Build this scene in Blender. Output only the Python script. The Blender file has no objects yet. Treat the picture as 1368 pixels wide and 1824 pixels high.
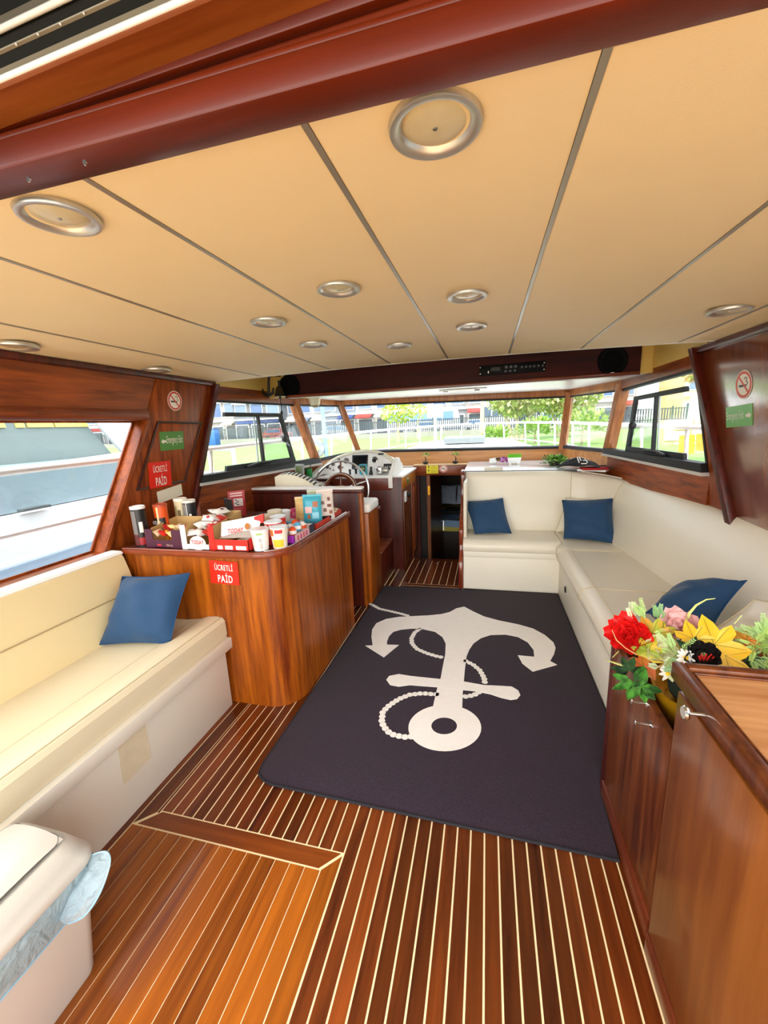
import bpy, bmesh, math, random
from mathutils import Vector, Matrix
from mathutils.geometry import tessellate_polygon
random.seed(7)
R = random.random
PI = math.pi
S = bpy.context.scene
COL = S.collection

# ------------------------------------------------------------------ camera
CAM_H = 1.5
FPX = 712.027
AX = Vector((0.9689861, -0.0093639, 0.2469377))     # rows: world axes expressed in camera axes
AY = Vector((0.2432292, 0.2126594, -0.9463697))
AZ = Vector((-0.0436519, 0.9770815, 0.2083415))
cam_d = bpy.data.cameras.new('camera')
cam = bpy.data.objects.new('camera', cam_d); COL.objects.link(cam)
cam_d.sensor_fit = 'HORIZONTAL'; cam_d.sensor_width = 36.0; cam_d.lens = FPX * 36.0 / 1368.0
cam_d.clip_start = 0.02; cam_d.clip_end = 500
cam.matrix_world = Matrix(((AX.x, AX.y, AX.z, 0), (AY.x, AY.y, AY.z, 0), (AZ.x, AZ.y, AZ.z, CAM_H), (0, 0, 0, 1)))
S.camera = cam
# ------------------------------------------------------------------ world, sun, exposure
W = bpy.data.worlds.new('sky'); S.world = W; W.use_nodes = True
nt = W.node_tree; nt.nodes.clear()
wo = nt.nodes.new('ShaderNodeOutputWorld'); bg = nt.nodes.new('ShaderNodeBackground'); sk = nt.nodes.new('ShaderNodeTexSky')
sk.sky_type = 'NISHITA'; sk.sun_disc = False; sk.sun_elevation = math.radians(48); sk.sun_rotation = math.radians(200)
sk.air_density = 1.0; sk.dust_density = 3.5; sk.ozone_density = 1.0
mixw = nt.nodes.new('ShaderNodeMix'); mixw.data_type = 'RGBA'; mixw.inputs['Factor'].default_value = 0.55
bgmul = nt.nodes.new('ShaderNodeMix'); bgmul.data_type = 'RGBA'; bgmul.blend_type = 'MULTIPLY'; bgmul.inputs['Factor'].default_value = 1.0
nt.links.new(sk.outputs[0], bgmul.inputs['A']); bgmul.inputs['B'].default_value = (0.12, 0.12, 0.12, 1)
nt.links.new(bgmul.outputs['Result'], mixw.inputs['A']); mixw.inputs['B'].default_value = (1.0, 0.99, 0.97, 1)
nt.links.new(mixw.outputs['Result'], bg.inputs['Color']); bg.inputs['Strength'].default_value = 1.0
nt.links.new(bg.outputs[0], wo.inputs['Surface'])
sun_d = bpy.data.lights.new('sun', 'SUN'); sun = bpy.data.objects.new('sun', sun_d); COL.objects.link(sun)
sun_d.energy = 0.8; sun_d.angle = math.radians(3); sun_d.color = (1.0, 0.95, 0.86)
sun.rotation_euler = (math.radians(28), 0, math.radians(-4))
S.view_settings.view_transform = 'Standard'; S.view_settings.look = 'None'
S.view_settings.gamma = 1.0; S.view_settings.use_curve_mapping = False
S.view_settings.exposure = 2.95
S.cycles.max_bounces = 10; S.cycles.diffuse_bounces = 6; S.cycles.glossy_bounces = 4; S.cycles.transparent_max_bounces = 12
S.cycles.caustics_reflective = False; S.cycles.caustics_refractive = False
S.cycles.use_denoising = True

# ------------------------------------------------------------------ measuring helpers: a photo point taken to a known plane of the room
def _ray(px, py):
    d = Vector((px - 684.0, -(py - 912.0), -FPX))
    return Vector((AX.dot(d), AY.dot(d), AZ.dot(d)))
EYE = Vector((0, 0, CAM_H))
def onz(px, py, z): d = _ray(px, py); return EYE + d * ((z - CAM_H) / d.z)
def onx(px, py, x): d = _ray(px, py); return EYE + d * (x / d.x)
def ony(px, py, y): d = _ray(px, py); return EYE + d * (y / d.y)

# ------------------------------------------------------------------ materials
def lin(h):
    if isinstance(h, tuple): c = h
    else: c = tuple(int(h[i:i + 2], 16) / 255 for i in (0, 2, 4))
    return tuple(v / 12.92 if v <= 0.04045 else ((v + 0.055) / 1.055) ** 2.4 for v in c) + (1.0,)
MATS = {}
def nmat(name):
    m = bpy.data.materials.new(name); m.use_nodes = True
    return m, m.node_tree, m.node_tree.nodes['Principled BSDF']
def mat(col, rough=0.5, metal=0.0, coat=0.0, bump=0.0, bscale=200.0, vary=0.0, vscale=3.0, spec=0.5, sheen=0.0, trans=0.0):
    key = (col, rough, metal, coat, bump, bscale, vary, vscale, spec, sheen, trans)
    if key in MATS: return MATS[key]
    m, t, b = nmat('plain_' + str(col))
    c = lin(col)
    b.inputs['Base Color'].default_value = c
    b.inputs['Roughness'].default_value = rough; b.inputs['Metallic'].default_value = metal
    b.inputs['Coat Weight'].default_value = coat; b.inputs['Coat Roughness'].default_value = 0.12
    b.inputs['Specular IOR Level'].default_value = spec
    if sheen: b.inputs['Sheen Weight'].default_value = sheen
    if trans: b.inputs['Transmission Weight'].default_value = trans
    tc = t.nodes.new('ShaderNodeTexCoord')
    if vary:
        n = t.nodes.new('ShaderNodeTexNoise'); n.inputs['Scale'].default_value = vscale; n.inputs['Detail'].default_value = 5
        t.links.new(tc.outputs['Object'], n.inputs['Vector'])
        mx = t.nodes.new('ShaderNodeMix'); mx.data_type = 'RGBA'
        mx.inputs['A'].default_value = tuple(v * (1 - vary) for v in c[:3]) + (1,)
        mx.inputs['B'].default_value = tuple(min(1, v * (1 + vary)) for v in c[:3]) + (1,)
        t.links.new(n.outputs['Fac'], mx.inputs['Factor']); t.links.new(mx.outputs['Result'], b.inputs['Base Color'])
    if bump:
        n = t.nodes.new('ShaderNodeTexNoise'); n.inputs['Scale'].default_value = bscale; n.inputs['Detail'].default_value = 3
        t.links.new(tc.outputs['Object'], n.inputs['Vector'])
        bp = t.nodes.new('ShaderNodeBump'); bp.inputs['Strength'].default_value = bump; bp.inputs['Distance'].default_value = 0.004
        t.links.new(n.outputs['Fac'], bp.inputs['Height']); t.links.new(bp.outputs[0], b.inputs['Normal'])
    MATS[key] = m
    return m
def wood(dark, light, axis='z', grain=26.0, rough=0.36, coat=0.18, rnd=0.0, patch=0.35, stretch=14.0, spec=0.3):
    key = ('wood', dark, light, axis, grain, rough, coat, rnd, patch, spec)
    if key in MATS: return MATS[key]
    m, t, b = nmat('wood_' + light + axis)
    tc = t.nodes.new('ShaderNodeTexCoord'); mp = t.nodes.new('ShaderNodeMapping')
    s = [grain] * 3; s['xyz'.index(axis)] = grain / stretch
    mp.inputs['Scale'].default_value = s
    t.links.new(tc.outputs['Object'], mp.inputs['Vector'])
    oi = t.nodes.new('ShaderNodeObjectInfo')
    ad = t.nodes.new('ShaderNodeVectorMath'); ad.operation = 'ADD'
    sc = t.nodes.new('ShaderNodeVectorMath'); sc.operation = 'SCALE'; sc.inputs['Scale'].default_value = 40.0
    cmb = t.nodes.new('ShaderNodeCombineXYZ')
    for k in 'XYZ': t.links.new(oi.outputs['Random'], cmb.inputs[k])
    t.links.new(cmb.outputs[0], sc.inputs[0]); t.links.new(mp.outputs[0], ad.inputs[0]); t.links.new(sc.outputs[0], ad.inputs[1])
    n = t.nodes.new('ShaderNodeTexNoise'); n.inputs['Scale'].default_value = 1.0; n.inputs['Detail'].default_value = 7; n.inputs['Roughness'].default_value = 0.62; n.inputs['Distortion'].default_value = 0.25
    t.links.new(ad.outputs[0], n.inputs['Vector'])
    n2 = t.nodes.new('ShaderNodeTexNoise'); n2.inputs['Scale'].default_value = 0.14; n2.inputs['Detail'].default_value = 3
    t.links.new(ad.outputs[0], n2.inputs['Vector'])
    mxf = t.nodes.new('ShaderNodeMix'); mxf.inputs['Factor'].default_value = patch
    t.links.new(n.outputs['Fac'], mxf.inputs['A']); t.links.new(n2.outputs['Fac'], mxf.inputs['B'])
    cr = t.nodes.new('ShaderNodeValToRGB')
    cr.color_ramp.elements[0].position = 0.37; cr.color_ramp.elements[0].color = lin(dark)
    cr.color_ramp.elements[1].position = 0.64; cr.color_ramp.elements[1].color = lin(light)
    t.links.new(mxf.outputs['Result'], cr.inputs['Fac'])
    hs = t.nodes.new('ShaderNodeHueSaturation')
    mr = t.nodes.new('ShaderNodeMapRange'); mr.inputs['To Min'].default_value = 1 - rnd; mr.inputs['To Max'].default_value = 1 + rnd
    t.links.new(oi.outputs['Random'], mr.inputs['Value']); t.links.new(mr.outputs[0], hs.inputs['Value'])
    t.links.new(cr.outputs[0], hs.inputs['Color']); t.links.new(hs.outputs[0], b.inputs['Base Color'])
    bp = t.nodes.new('ShaderNodeBump'); bp.inputs['Strength'].default_value = 0.06; bp.inputs['Distance'].default_value = 0.002
    t.links.new(n.outputs['Fac'], bp.inputs['Height']); t.links.new(bp.outputs[0], b.inputs['Normal'])
    b.inputs['Roughness'].default_value = rough; b.inputs['Specular IOR Level'].default_value = spec
    b.inputs['Coat Weight'].default_value = coat; b.inputs['Coat Roughness'].default_value = 0.16
    MATS[key] = m
    return m
def glass_mat(tint=(0.82, 0.84, 0.84), gloss=0.10):
    key = ('glass', tint, gloss)
    if key in MATS: return MATS[key]
    m = bpy.data.materials.new('window_glass'); m.use_nodes = True; t = m.node_tree; t.nodes.clear()
    o = t.nodes.new('ShaderNodeOutputMaterial'); tr = t.nodes.new('ShaderNodeBsdfTransparent'); gl = t.nodes.new('ShaderNodeBsdfGlossy'); mx = t.nodes.new('ShaderNodeMixShader'); lw = t.nodes.new('ShaderNodeLayerWeight'); lw.inputs['Blend'].default_value = 0.5; pw_ = t.nodes.new('ShaderNodeMath'); pw_.operation = 'POWER'; pw_.inputs[1].default_value = 4.0; fr = t.nodes.new('ShaderNodeMath'); fr.operation = 'MULTIPLY_ADD'; fr.inputs[1].default_value = 0.55; fr.inputs[2].default_value = 0.025
    t.links.new(lw.outputs['Facing'], pw_.inputs[0]); t.links.new(pw_.outputs[0], fr.inputs[0])
    tr.inputs['Color'].default_value = tint + (1,); gl.inputs['Roughness'].default_value = 0.02
    t.links.new(fr.outputs[0], mx.inputs['Fac']); t.links.new(tr.outputs[0], mx.inputs[1]); t.links.new(gl.outputs[0], mx.inputs[2]); t.links.new(mx.outputs[0], o.inputs['Surface'])
    MATS[key] = m
    return m
WALLW = wood('5c2006', 'a6501a', 'z', 30, 0.4, 0.12)
WALLH = wood('5c2006', 'a6501a', 'y', 30, 0.4, 0.12)
WALLX = wood('6b2a12', 'a9562a', 'x', 30)
COUNTW = wood('5c1f04', 'b05c10', 'z', 34, 0.36, 0.14)
DARKW = wood('36100a', '642213', 'z', 34, 0.4, 0.12)
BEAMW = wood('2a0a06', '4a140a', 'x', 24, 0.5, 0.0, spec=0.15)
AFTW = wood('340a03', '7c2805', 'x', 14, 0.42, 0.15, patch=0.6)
CABW = wood('431a0a', '7e421a', 'z', 30, 0.34, 0.25)
ORANGEW = wood('b0713c', 'd49a60', 'x', 20, 0.4, 0.2)
POSTW = wood('8a4c22', 'bd7a44', 'z', 30, 0.35, 0.3)
FLOORW = wood('351105', '773812', 'y', 30, 0.25, 0.45, rnd=0.40, patch=0.55)
HATCHW = wood('622a08', 'a85c14', 'y', 26, 0.25, 0.45, rnd=0.15, patch=0.5)
HATCHX = wood('521f08', '884414', 'x', 26, 0.25, 0.45, rnd=0.1, patch=0.5)
CAULK = mat('ecd9a8', 0.6)
CREAM = mat('e4ddc9', 0.33, bump=0.05, bscale=350, vary=0.05, vscale=2.0, spec=0.45)
CREAM2 = mat('e8d3a0', 0.45, bump=0.05, bscale=350, vary=0.05, vscale=2.0, spec=0.45)
CREAMW = mat('eae4d2', 0.45, bump=0.04, bscale=300, vary=0.04)
PIPING = mat('cfc2a0', 0.5)
CEIL = mat('f2dcb0', 0.6, bump=0.12, bscale=420, vary=0.035, vscale=5)
YELLOWP = mat('ecc66a', 0.6)
WHITE = mat('f2f2f0', 0.35, spec=0.5)
WHITER = mat('f2f0ea', 0.5)
BLACK = mat('0c0c0d', 0.45)
RUBBER = mat('141516', 0.6)
CHROME = mat('d8d8d6', 0.18, 1.0)
STEEL = mat('b8b6b0', 0.32, 1.0)
BRASS = mat('c9962e', 0.22, 1.0)
GOLD = mat('e2a61a', 0.28, 0.55)
BLUEF = mat('083b60', 0.75, bump=0.15, bscale=500, vary=0.08, sheen=0.15)
GLASS = glass_mat()

# ------------------------------------------------------------------ mesh helpers
class MB:
    def __init__(s): s.v = []; s.f = []
    def add(s, vs, fs):
        k = len(s.v); s.v += [Vector(p) for p in vs]; s.f += [tuple(i + k for i in f) for f in fs]; return s
    def hexa(s, p):      # 4 bottom ccw, 4 top ccw
        return s.add(p, [(3, 2, 1, 0), (4, 5, 6, 7), (0, 1, 5, 4), (1, 2, 6, 5), (2, 3, 7, 6), (3, 0, 4, 7)])
    def box(s, x0, x1, y0, y1, z0, z1):
        return s.hexa([(x0, y0, z0), (x1, y0, z0), (x1, y1, z0), (x0, y1, z0), (x0, y0, z1), (x1, y0, z1), (x1, y1, z1), (x0, y1, z1)])
    def prism(s, bot, top):   # matching 3D outlines
        n = len(bot)
        tri = tessellate_polygon([[Vector(p) for p in bot]])
        f = [tuple(reversed(t)) for t in tri] + [tuple(i + n for i in t) for t in tri]
        f += [(i, (i + 1) % n, (i + 1) % n + n, i + n) for i in range(n)]
        return s.add(list(bot) + list(top), f)
    def polyx(s, yz, x0, x1): return s.prism([(x0, y, z) for y, z in yz], [(x1, y, z) for y, z in yz])
    def polyy(s, xz, y0, y1): return s.prism([(x, y0, z) for x, z in xz], [(x, y1, z) for x, z in xz])
    def polyz(s, xy, z0, z1): return s.prism([(x, y, z0) for x, y in xy], [(x, y, z1) for x, y in xy])
    def lathe(s, prof, c, n=24, axis=(0, 0, 1), caps=True):
        q = Vector((0, 0, 1)).rotation_difference(Vector(axis)); c = Vector(c); vs = []; fs = []
        for r, z in prof:
            for i in range(n):
                a = 2 * PI * i / n; vs.append(c + q @ Vector((r * math.cos(a), r * math.sin(a), z)))
        for k in range(len(prof) - 1):
            for i in range(n):
                j = (i + 1) % n; fs.append((k * n + i, k * n + j, k * n + n + j, k * n + n + i))
        if caps: fs.append(tuple(reversed(range(n)))); fs.append(tuple(range((len(prof) - 1) * n, len(prof) * n)))
        return s.add(vs, fs)
    def tube(s, path, r, n=8, closed=False):
        path = [Vector(p) for p in path]; m = len(path); vs = []; fs = []; up = Vector((0.013, 0.021, 1))
        rr = r if isinstance(r, (list, tuple)) else [r] * m
        for i, p in enumerate(path):
            a = path[(i - 1) % m] if (i or closed) else p; b = path[(i + 1) % m] if (i < m - 1 or closed) else p
            d = (b - a).normalized()
            if abs(d.z) > 0.98: up = Vector((0.02, 1, 0.01))
            e = d.cross(up).normalized(); g = e.cross(d)
            for k in range(n):
                t = 2 * PI * k / n; vs.append(p + (e * math.cos(t) + g * math.sin(t)) * rr[i])
        for i in range(m if closed else m - 1):
            j = (i + 1) % m
            for k in range(n):
                l = (k + 1) % n; fs.append((i * n + k, i * n + l, j * n + l, j * n + k))
        if not closed: fs.append(tuple(reversed(range(n)))); fs.append(tuple(range((m - 1) * n, m * n)))
        return s.add(vs, fs)
    def grid(s, fn, nu, nv, wu=False):
        vs = [fn(i / nu, j / nv) for j in range(nv + 1) for i in range(nu + (0 if wu else 1))]; w = nu if wu else nu + 1
        return s.add(vs, [(j * w + i, j * w + (i + 1) % w, (j + 1) * w + (i + 1) % w, (j + 1) * w + i) for j in range(nv) for i in range(nu)])
    def ball(s, c, rx, ry=None, rz=None, nu=12, nv=8, rot=None):
        ry = ry or rx; rz = rz or rx; c = Vector(c)
        def fn(u, v):
            a = 2 * PI * u; b = PI * (v - 0.5) * 0.999; p = Vector((rx * math.cos(b) * math.cos(a), ry * math.cos(b) * math.sin(a), rz * math.sin(b)))
            return c + (rot @ p if rot else p)
        return s.grid(fn, nu, nv, True)
    def xf(s, m): s.v = [m @ p for p in s.v]; return s
    def moved(s, d): d = Vector(d); s.v = [p + d for p in s.v]; return s
ORG = {}
def thing(name, label, cat, loc, group=None):
    o = bpy.data.objects.new(name, None); COL.objects.link(o); o.location = Vector(loc); o.empty_display_size = 0.1
    o['label'] = label; o['category'] = cat
    if group: o['group'] = group
    ORG[o] = Vector(loc); return o
def mesh_of(name, mb, m, org, smooth=None, bevel=0.0, seg=2):
    me = bpy.data.meshes.new(name)
    bm = bmesh.new(); vs = [bm.verts.new(p - org) for p in mb.v]
    for f in mb.f:
        try: bm.faces.new([vs[i] for i in f])
        except ValueError: pass
    bmesh.ops.recalc_face_normals(bm, faces=bm.faces)
    if bevel:
        es = [e for e in bm.edges if len(e.link_faces) == 2 and e.calc_face_angle(0) > 0.5]
        bmesh.ops.bevel(bm, geom=es, offset=bevel, segments=seg, affect='EDGES', profile=0.5, clamp_overlap=True)
    bm.to_mesh(me); bm.free()
    if smooth is not None or bevel:
        for p in me.polygons: p.use_smooth = True
        me.set_sharp_from_angle(angle=math.radians(smooth if smooth else 35))
    me.materials.append(m); return me
def part(name, mb, m, parent=None, smooth=None, bevel=0.0, seg=2, label=None, kind=None):
    if parent is None:
        xs = [p.x for p in mb.v]; ys = [p.y for p in mb.v]; zs = [p.z for p in mb.v]
        org = Vector(((min(xs) + max(xs)) / 2, (min(ys) + max(ys)) / 2, min(zs)))
    else: org = ORG[parent]
    o = bpy.data.objects.new(name, mesh_of(name, mb, m, org, smooth, bevel, seg)); COL.objects.link(o)
    ORG[o] = org
    if parent is None: o.location = org
    else: o.parent = parent
    if label: o['label'] = label
    if kind: o['kind'] = kind
    return o
def one(name, mb, m, label, cat, group=None, **k):
    o = part(name, mb, m, None, **k); o['label'] = label; o['category'] = cat
    if group: o['group'] = group
    return o
def struct(name, mb, m, **k):
    o = part(name, mb, m, None, **k); o['kind'] = 'structure'; return o
def dup(root, d, label=None, group=None):
    r = root.copy(); COL.objects.link(r); r.location = root.location + Vector(d); ORG[r] = r.location.copy()
    if label: r['label'] = label
    if group: r['group'] = group
    for ch in list(root.children):
        c = ch.copy(); COL.objects.link(c); c.parent = r
        for g in ch.children: e = g.copy(); COL.objects.link(e); e.parent = c
    return r
def text_mb(txt, org, u, v, w, h, depth=0.0006, bold=0.0):
    cu = bpy.data.curves.new('t', 'FONT'); cu.body = txt; cu.align_x = 'LEFT'; cu.offset = bold; cu.resolution_u = 3; cu.space_character = 1.12
    o = bpy.data.objects.new('t', cu); COL.objects.link(o); dg = bpy.context.evaluated_depsgraph_get()
    me = bpy.data.meshes.new_from_object(o.evaluated_get(dg)); bpy.data.objects.remove(o)
    vs = [q.co.copy() for q in me.vertices]; fs = [tuple(p.vertices) for p in me.polygons]; bpy.data.meshes.remove(me)
    x0 = min(p.x for p in vs); x1 = max(p.x for p in vs); y0 = min(p.y for p in vs); y1 = max(p.y for p in vs)
    u = Vector(u).normalized(); v = Vector(v).normalized(); n = u.cross(v); org = Vector(org)
    return MB().add([org + u * ((p.x - x0) / (x1 - x0) * w) + v * ((p.y - y0) / (y1 - y0) * h) + n * depth for p in vs], fs)
class Quad:     # a flat or slightly twisted four-cornered wall face; d is measured along its normal
    def __init__(s, p00, p10, p11, p01, flip=1):
        s.p = [Vector(q) for q in (p00, p10, p11, p01)]; a, b, c, d = s.p
        s.n = ((b - a).cross(d - a)).normalized() * flip
    def pt(s, u, v, d=0.0):
        a, b, c, e = s.p; return (a * (1 - u) + b * u) * (1 - v) + (e * (1 - u) + c * u) * v + s.n * d
    def bar(s, mb, u0, u1, v0, v1, d0, d1):
        return mb.hexa([s.pt(u0, v0, d0), s.pt(u1, v0, d0), s.pt(u1, v1, d0), s.pt(u0, v1, d0), s.pt(u0, v0, d1), s.pt(u1, v0, d1), s.pt(u1, v1, d1), s.pt(u0, v1, d1)])
    def poly(s, mb, uv, d0, d1): return mb.prism([s.pt(u, v, d0) for u, v in uv], [s.pt(u, v, d1) for u, v in uv])
def B(*a): return MB().box(*a)
def ellipse(cx, cy, rx, ry, n=32): return [(cx + rx * math.cos(2 * PI * i / n), cy + ry * math.sin(2 * PI * i / n)) for i in range(n)]
# ================================================================== STRUCTURE
# ---- floor: caulked planks, an inset hatch at the near left, a small hatch before the companionway
fl = struct('floor', B(-1.42, 1.3, -0.7, 3.46, -0.06, -0.0015).box(-2.0, -1.42, -0.7, 3.46, -0.06, -0.002).box(-2.0, -0.20, 3.46, 4.36, -0.06, -0.0015), CAULK)
def plank(poly, m, name='plank'):
    return part(name, MB().polyz(poly, -0.02, 0.0), m, fl)
def pl(x0, x1, y0, y1, m, g=0.003): plank([(x0 + g, y0), (x1 - g, y0), (x1 - g, y1), (x0 + g, y1)], m)
sp = (0.448 + 0.485) / 19
for k in range(19): pl(-0.485 + k * sp, -0.485 + (k + 1) * sp, -0.7, 3.452, FLOORW)
pl(0.448, 0.56, -0.7, 3.452, FLOORW)
sp2 = (1.279 - 0.485) / 16
for k in range(16): pl(-1.279 + k * sp2, -1.279 + (k + 1) * sp2, 1.072, 3.452, FLOORW)
pl(-1.292, -1.279, 1.06, 3.452, FLOORW, 0.0026)
plank([(-1.352, 1.003), (-1.294, 1.062), (-1.294, 3.452), (-1.352, 3.452)], FLOORW)
pl(-1.40, -1.357, -0.7, 3.452, FLOORW, 0.001)
plank([(-1.332, 1.004), (-0.556, 1.004), (-0.496, 1.066), (-1.270, 1.066)], HATCHX, 'threshold_board')
plank([(-0.545, -0.7), (-0.489, -0.7), (-0.489, 1.058), (-0.545, 1.000)], HATCHW)
sp3 = (1.352 - 0.548) / 14
for k in range(14): pl(-1.352 + k * sp3, -1.352 + (k + 1) * sp3, -0.7, 0.997, HATCHW, 0.0016)
# forward floor by the companionway
for a, b in ((-0.99, -0.945), (-0.94, -0.9), (-0.895, -0.80)): pl(a, b, 3.46, 4.36, FLOORW)
for a, b in ((3.46, 3.50), (3.505, 3.545), (3.55, 3.60)):
    plank([(-0.792, a), (-0.215, a), (-0.215, b - 0.004), (-0.792, b - 0.004)], FLOORW)
for k in range(8): pl(-0.795 + k * 0.0725, -0.795 + (k + 1) * 0.0725, 3.603, 4.28, FLOORW)
plank([(-0.795, 4.284), (-0.215, 4.284), (-0.215, 4.36), (-0.795, 4.36)], FLOORW)
part('hatch_ring', MB().lathe([(0.018, 0), (0.018, 0.004), (0.012, 0.005)], (-0.52, 4.22, 0.0), 12), CHROME, fl)

# ---- ceiling: cambered panels with metal strips between
XC = -0.36
def zc(x): return 2.0 - 0.05 * (x - XC) ** 2
def yedge(x): return 3.37 - 0.28 * (x - XC) ** 2
def onceil(px, py):
    z = 2.0
    for _ in range(30):
        p = onz(px, py, z); z = zc(p.x)
    return p
seams = [-2.0, -1.673, -1.216, -0.759, -0.302, 0.155, 0.612, 1.069, 1.27]
ce = struct('ceiling', MB().grid(lambda u, v: Vector((-2.02 + 3.32 * u, 0.70 + v * (yedge(-2.02 + 3.32 * u) - 0.70), zc(-2.02 + 3.32 * u) + 0.03)), 24, 2).grid(lambda u, v: Vector((-2.05 + 3.4 * u, 0.66 + v * 2.95, 2.10)), 6, 2), mat('8a8478', 0.7))
for i in range(len(seams) - 1):
    a, b = seams[i] + 0.007, seams[i + 1] - 0.007
    mb = MB()
    for z0, fl2 in ((0.0, 0), (0.028, 1)):
        mb.grid(lambda u, v: Vector((a + (b - a) * u, 0.70 + v * (yedge(a + (b - a) * u) - 0.70), zc(a + (b - a) * u) + z0 + (0.004 if (u in (0, 1)) and not z0 else 0))), 8, 12)
    n = 9
    mb.add([Vector((a + (b - a) * i2 / 8, yedge(a + (b - a) * i2 / 8), zc(a + (b - a) * i2 / 8) + dz)) for dz in (0, 0.028) for i2 in range(9)], [(i2, i2 + 1, i2 + 10, i2 + 9) for i2 in range(8)])
    part('ceiling_panel', mb, CEIL, ce, smooth=40)
    if i:
        s = seams[i]
        part('seam_strip', B(s - 0.0062, s + 0.0062, 0.70, yedge(s) - 0.002, zc(s) + 0.002, zc(s) + 0.012), mat('a9a294', 0.35, 0.6), ce)
es = MB(); es.tube([(x, yedge(x) + 0.004, zc(x) + 0.004) for x in [-1.95 + 3.17 * i / 40 for i in range(41)]], 0.008, 6)
part('edge_strip', es, mat('e8e4da', 0.4), ce, smooth=60)

# ---- left wall
def XL(z): return -2.05 + 0.103 * (z - 0.9)
def XR(z): return 2 * XC + 0.0 - XL(z) - 0.01
def wallpoly(mb, yz, X, t): return mb.prism([(X(z), y, z) for y, z in yz], [(X(z) + t, y, z) for y, z in yz])
wl = MB()
wallpoly(wl, [(-0.5, 1.60), (2.575, 1.60), (2.68, 1.90), (-0.5, 1.90)], XL, -0.10)
wallpoly(wl, [(1.68, 0.884), (2.318, 0.884), (2.575, 1.60), (2.035, 1.60)], XL, -0.10)
wallpoly(wl, [(-0.5, -0.05), (2.30, -0.05), (2.318, 0.884), (-0.5, 0.884)], XL, -0.10)
wallpoly(wl, [(-0.5, 0.884), (-0.35, 0.884), (-0.35, 1.60), (-0.5, 1.60)], XL, -0.10)
wall_left = struct('wall_left', wl, WALLH)
def lbar(yz, d0, d1, m, name, sides=XL, parent=None, sgn=1, bevel=0.003):
    mb = MB().prism([(sides(z) + sgn * d0, y, z) for y, z in yz], [(sides(z) + sgn * d1, y, z) for y, z in yz])
    return part(name, mb, m, parent, bevel=bevel)
lbar([(1.72, 0.886), (2.316, 0.886), (2.572, 1.605), (2.665, 1.885), (2.15, 1.885), (2.03, 1.605)], 0.0, 0.006, WALLW, 'wood_panel', parent=wall_left)
lbar([(-0.5, 1.605), (2.05, 1.605), (2.05, 1.655), (-0.5, 1.655)], 0.002, 0.016, WALLH, 'window_trim', parent=wall_left)
lbar([(1.66, 0.884), (1.70, 0.884), (2.055, 1.60), (2.02, 1.60)], 0.002, 0.016, WALLW, 'window_trim', parent=wall_left)
lbar([(2.28, 0.80), (2.325, 0.80), (2.70, 1.86), (2.65, 1.86)], 0.004, 0.04, DARKW, 'corner_post', parent=wall_left)
lbar([(-0.5, 1.845), (2.66, 1.845), (2.67, 1.875), (-0.5, 1.875)], 0.002, 0.03, DARKW, 'cornice', parent=wall_left)
pq = [(1.91, 1.191), (2.312, 1.191), (2.518, 1.59), (2.112, 1.596)]
cy_ = sum(p[0] for p in pq) / 4; cz_ = sum(p[1] for p in pq) / 4
def inset(k): return [(cy_ + (y - cy_) * k, cz_ + (z - cz_) * k) for y, z in pq]
lbar(inset(0.94), 0.006, 0.012, WALLW, 'access_panel', parent=wall_left)
o_, i_ = pq, inset(0.93)
for k in range(4):
    j = (k + 1) % 4; lbar([o_[k], o_[j], i_[j], i_[k]], 0.005, 0.016, mat('3a140a', 0.4), 'panel_moulding', parent=wall_left, bevel=0.002)
# ---- right wall (aft panel) with an unseen mirrored aft window added for more light
wr = MB()
wallpoly(wr, [(-0.5, 1.60), (2.93, 1.60), (3.0, 1.90), (-0.5, 1.90)], XR, 0.10)
wallpoly(wr, [(1.45, 0.884), (2.82, 0.884), (2.82, 1.16), (2.93, 1.60), (1.80, 1.60)], XR, 0.10)
wallpoly(wr, [(-0.5, -0.05), (2.82, -0.05), (2.82, 0.884), (-0.5, 0.884)], XR, 0.10)
wallpoly(wr, [(-0.5, 0.884), (-0.35, 0.884), (-0.35, 1.60), (-0.5, 1.60)], XR, 0.10)
wall_right = struct('wall_right', wr, WALLW)
RIGHTW = wood('5e260e', '8c481e', 'z', 30, 0.25, 1.0)
RIGHTW.node_tree.nodes['Principled BSDF'].inputs['Coat IOR'].default_value = 1.9
lbar([(1.50, 0.886), (2.52, 0.886), (2.795, 1.60), (2.95, 1.885), (1.95, 1.885), (1.84, 1.60)], 0.0, 0.006, RIGHTW, 'wood_panel', XR, wall_right, -1)
lbar([(2.46, 0.86), (2.515, 0.86), (2.95, 1.88), (2.90, 1.88)], 0.004, 0.045, DARKW, 'corner_post', XR, wall_right, -1)
lbar([(-0.5, 1.845), (2.92, 1.845), (2.93, 1.875), (-0.5, 1.875)], 0.002, 0.03, DARKW, 'cornice', XR, wall_right, -1)

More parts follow.
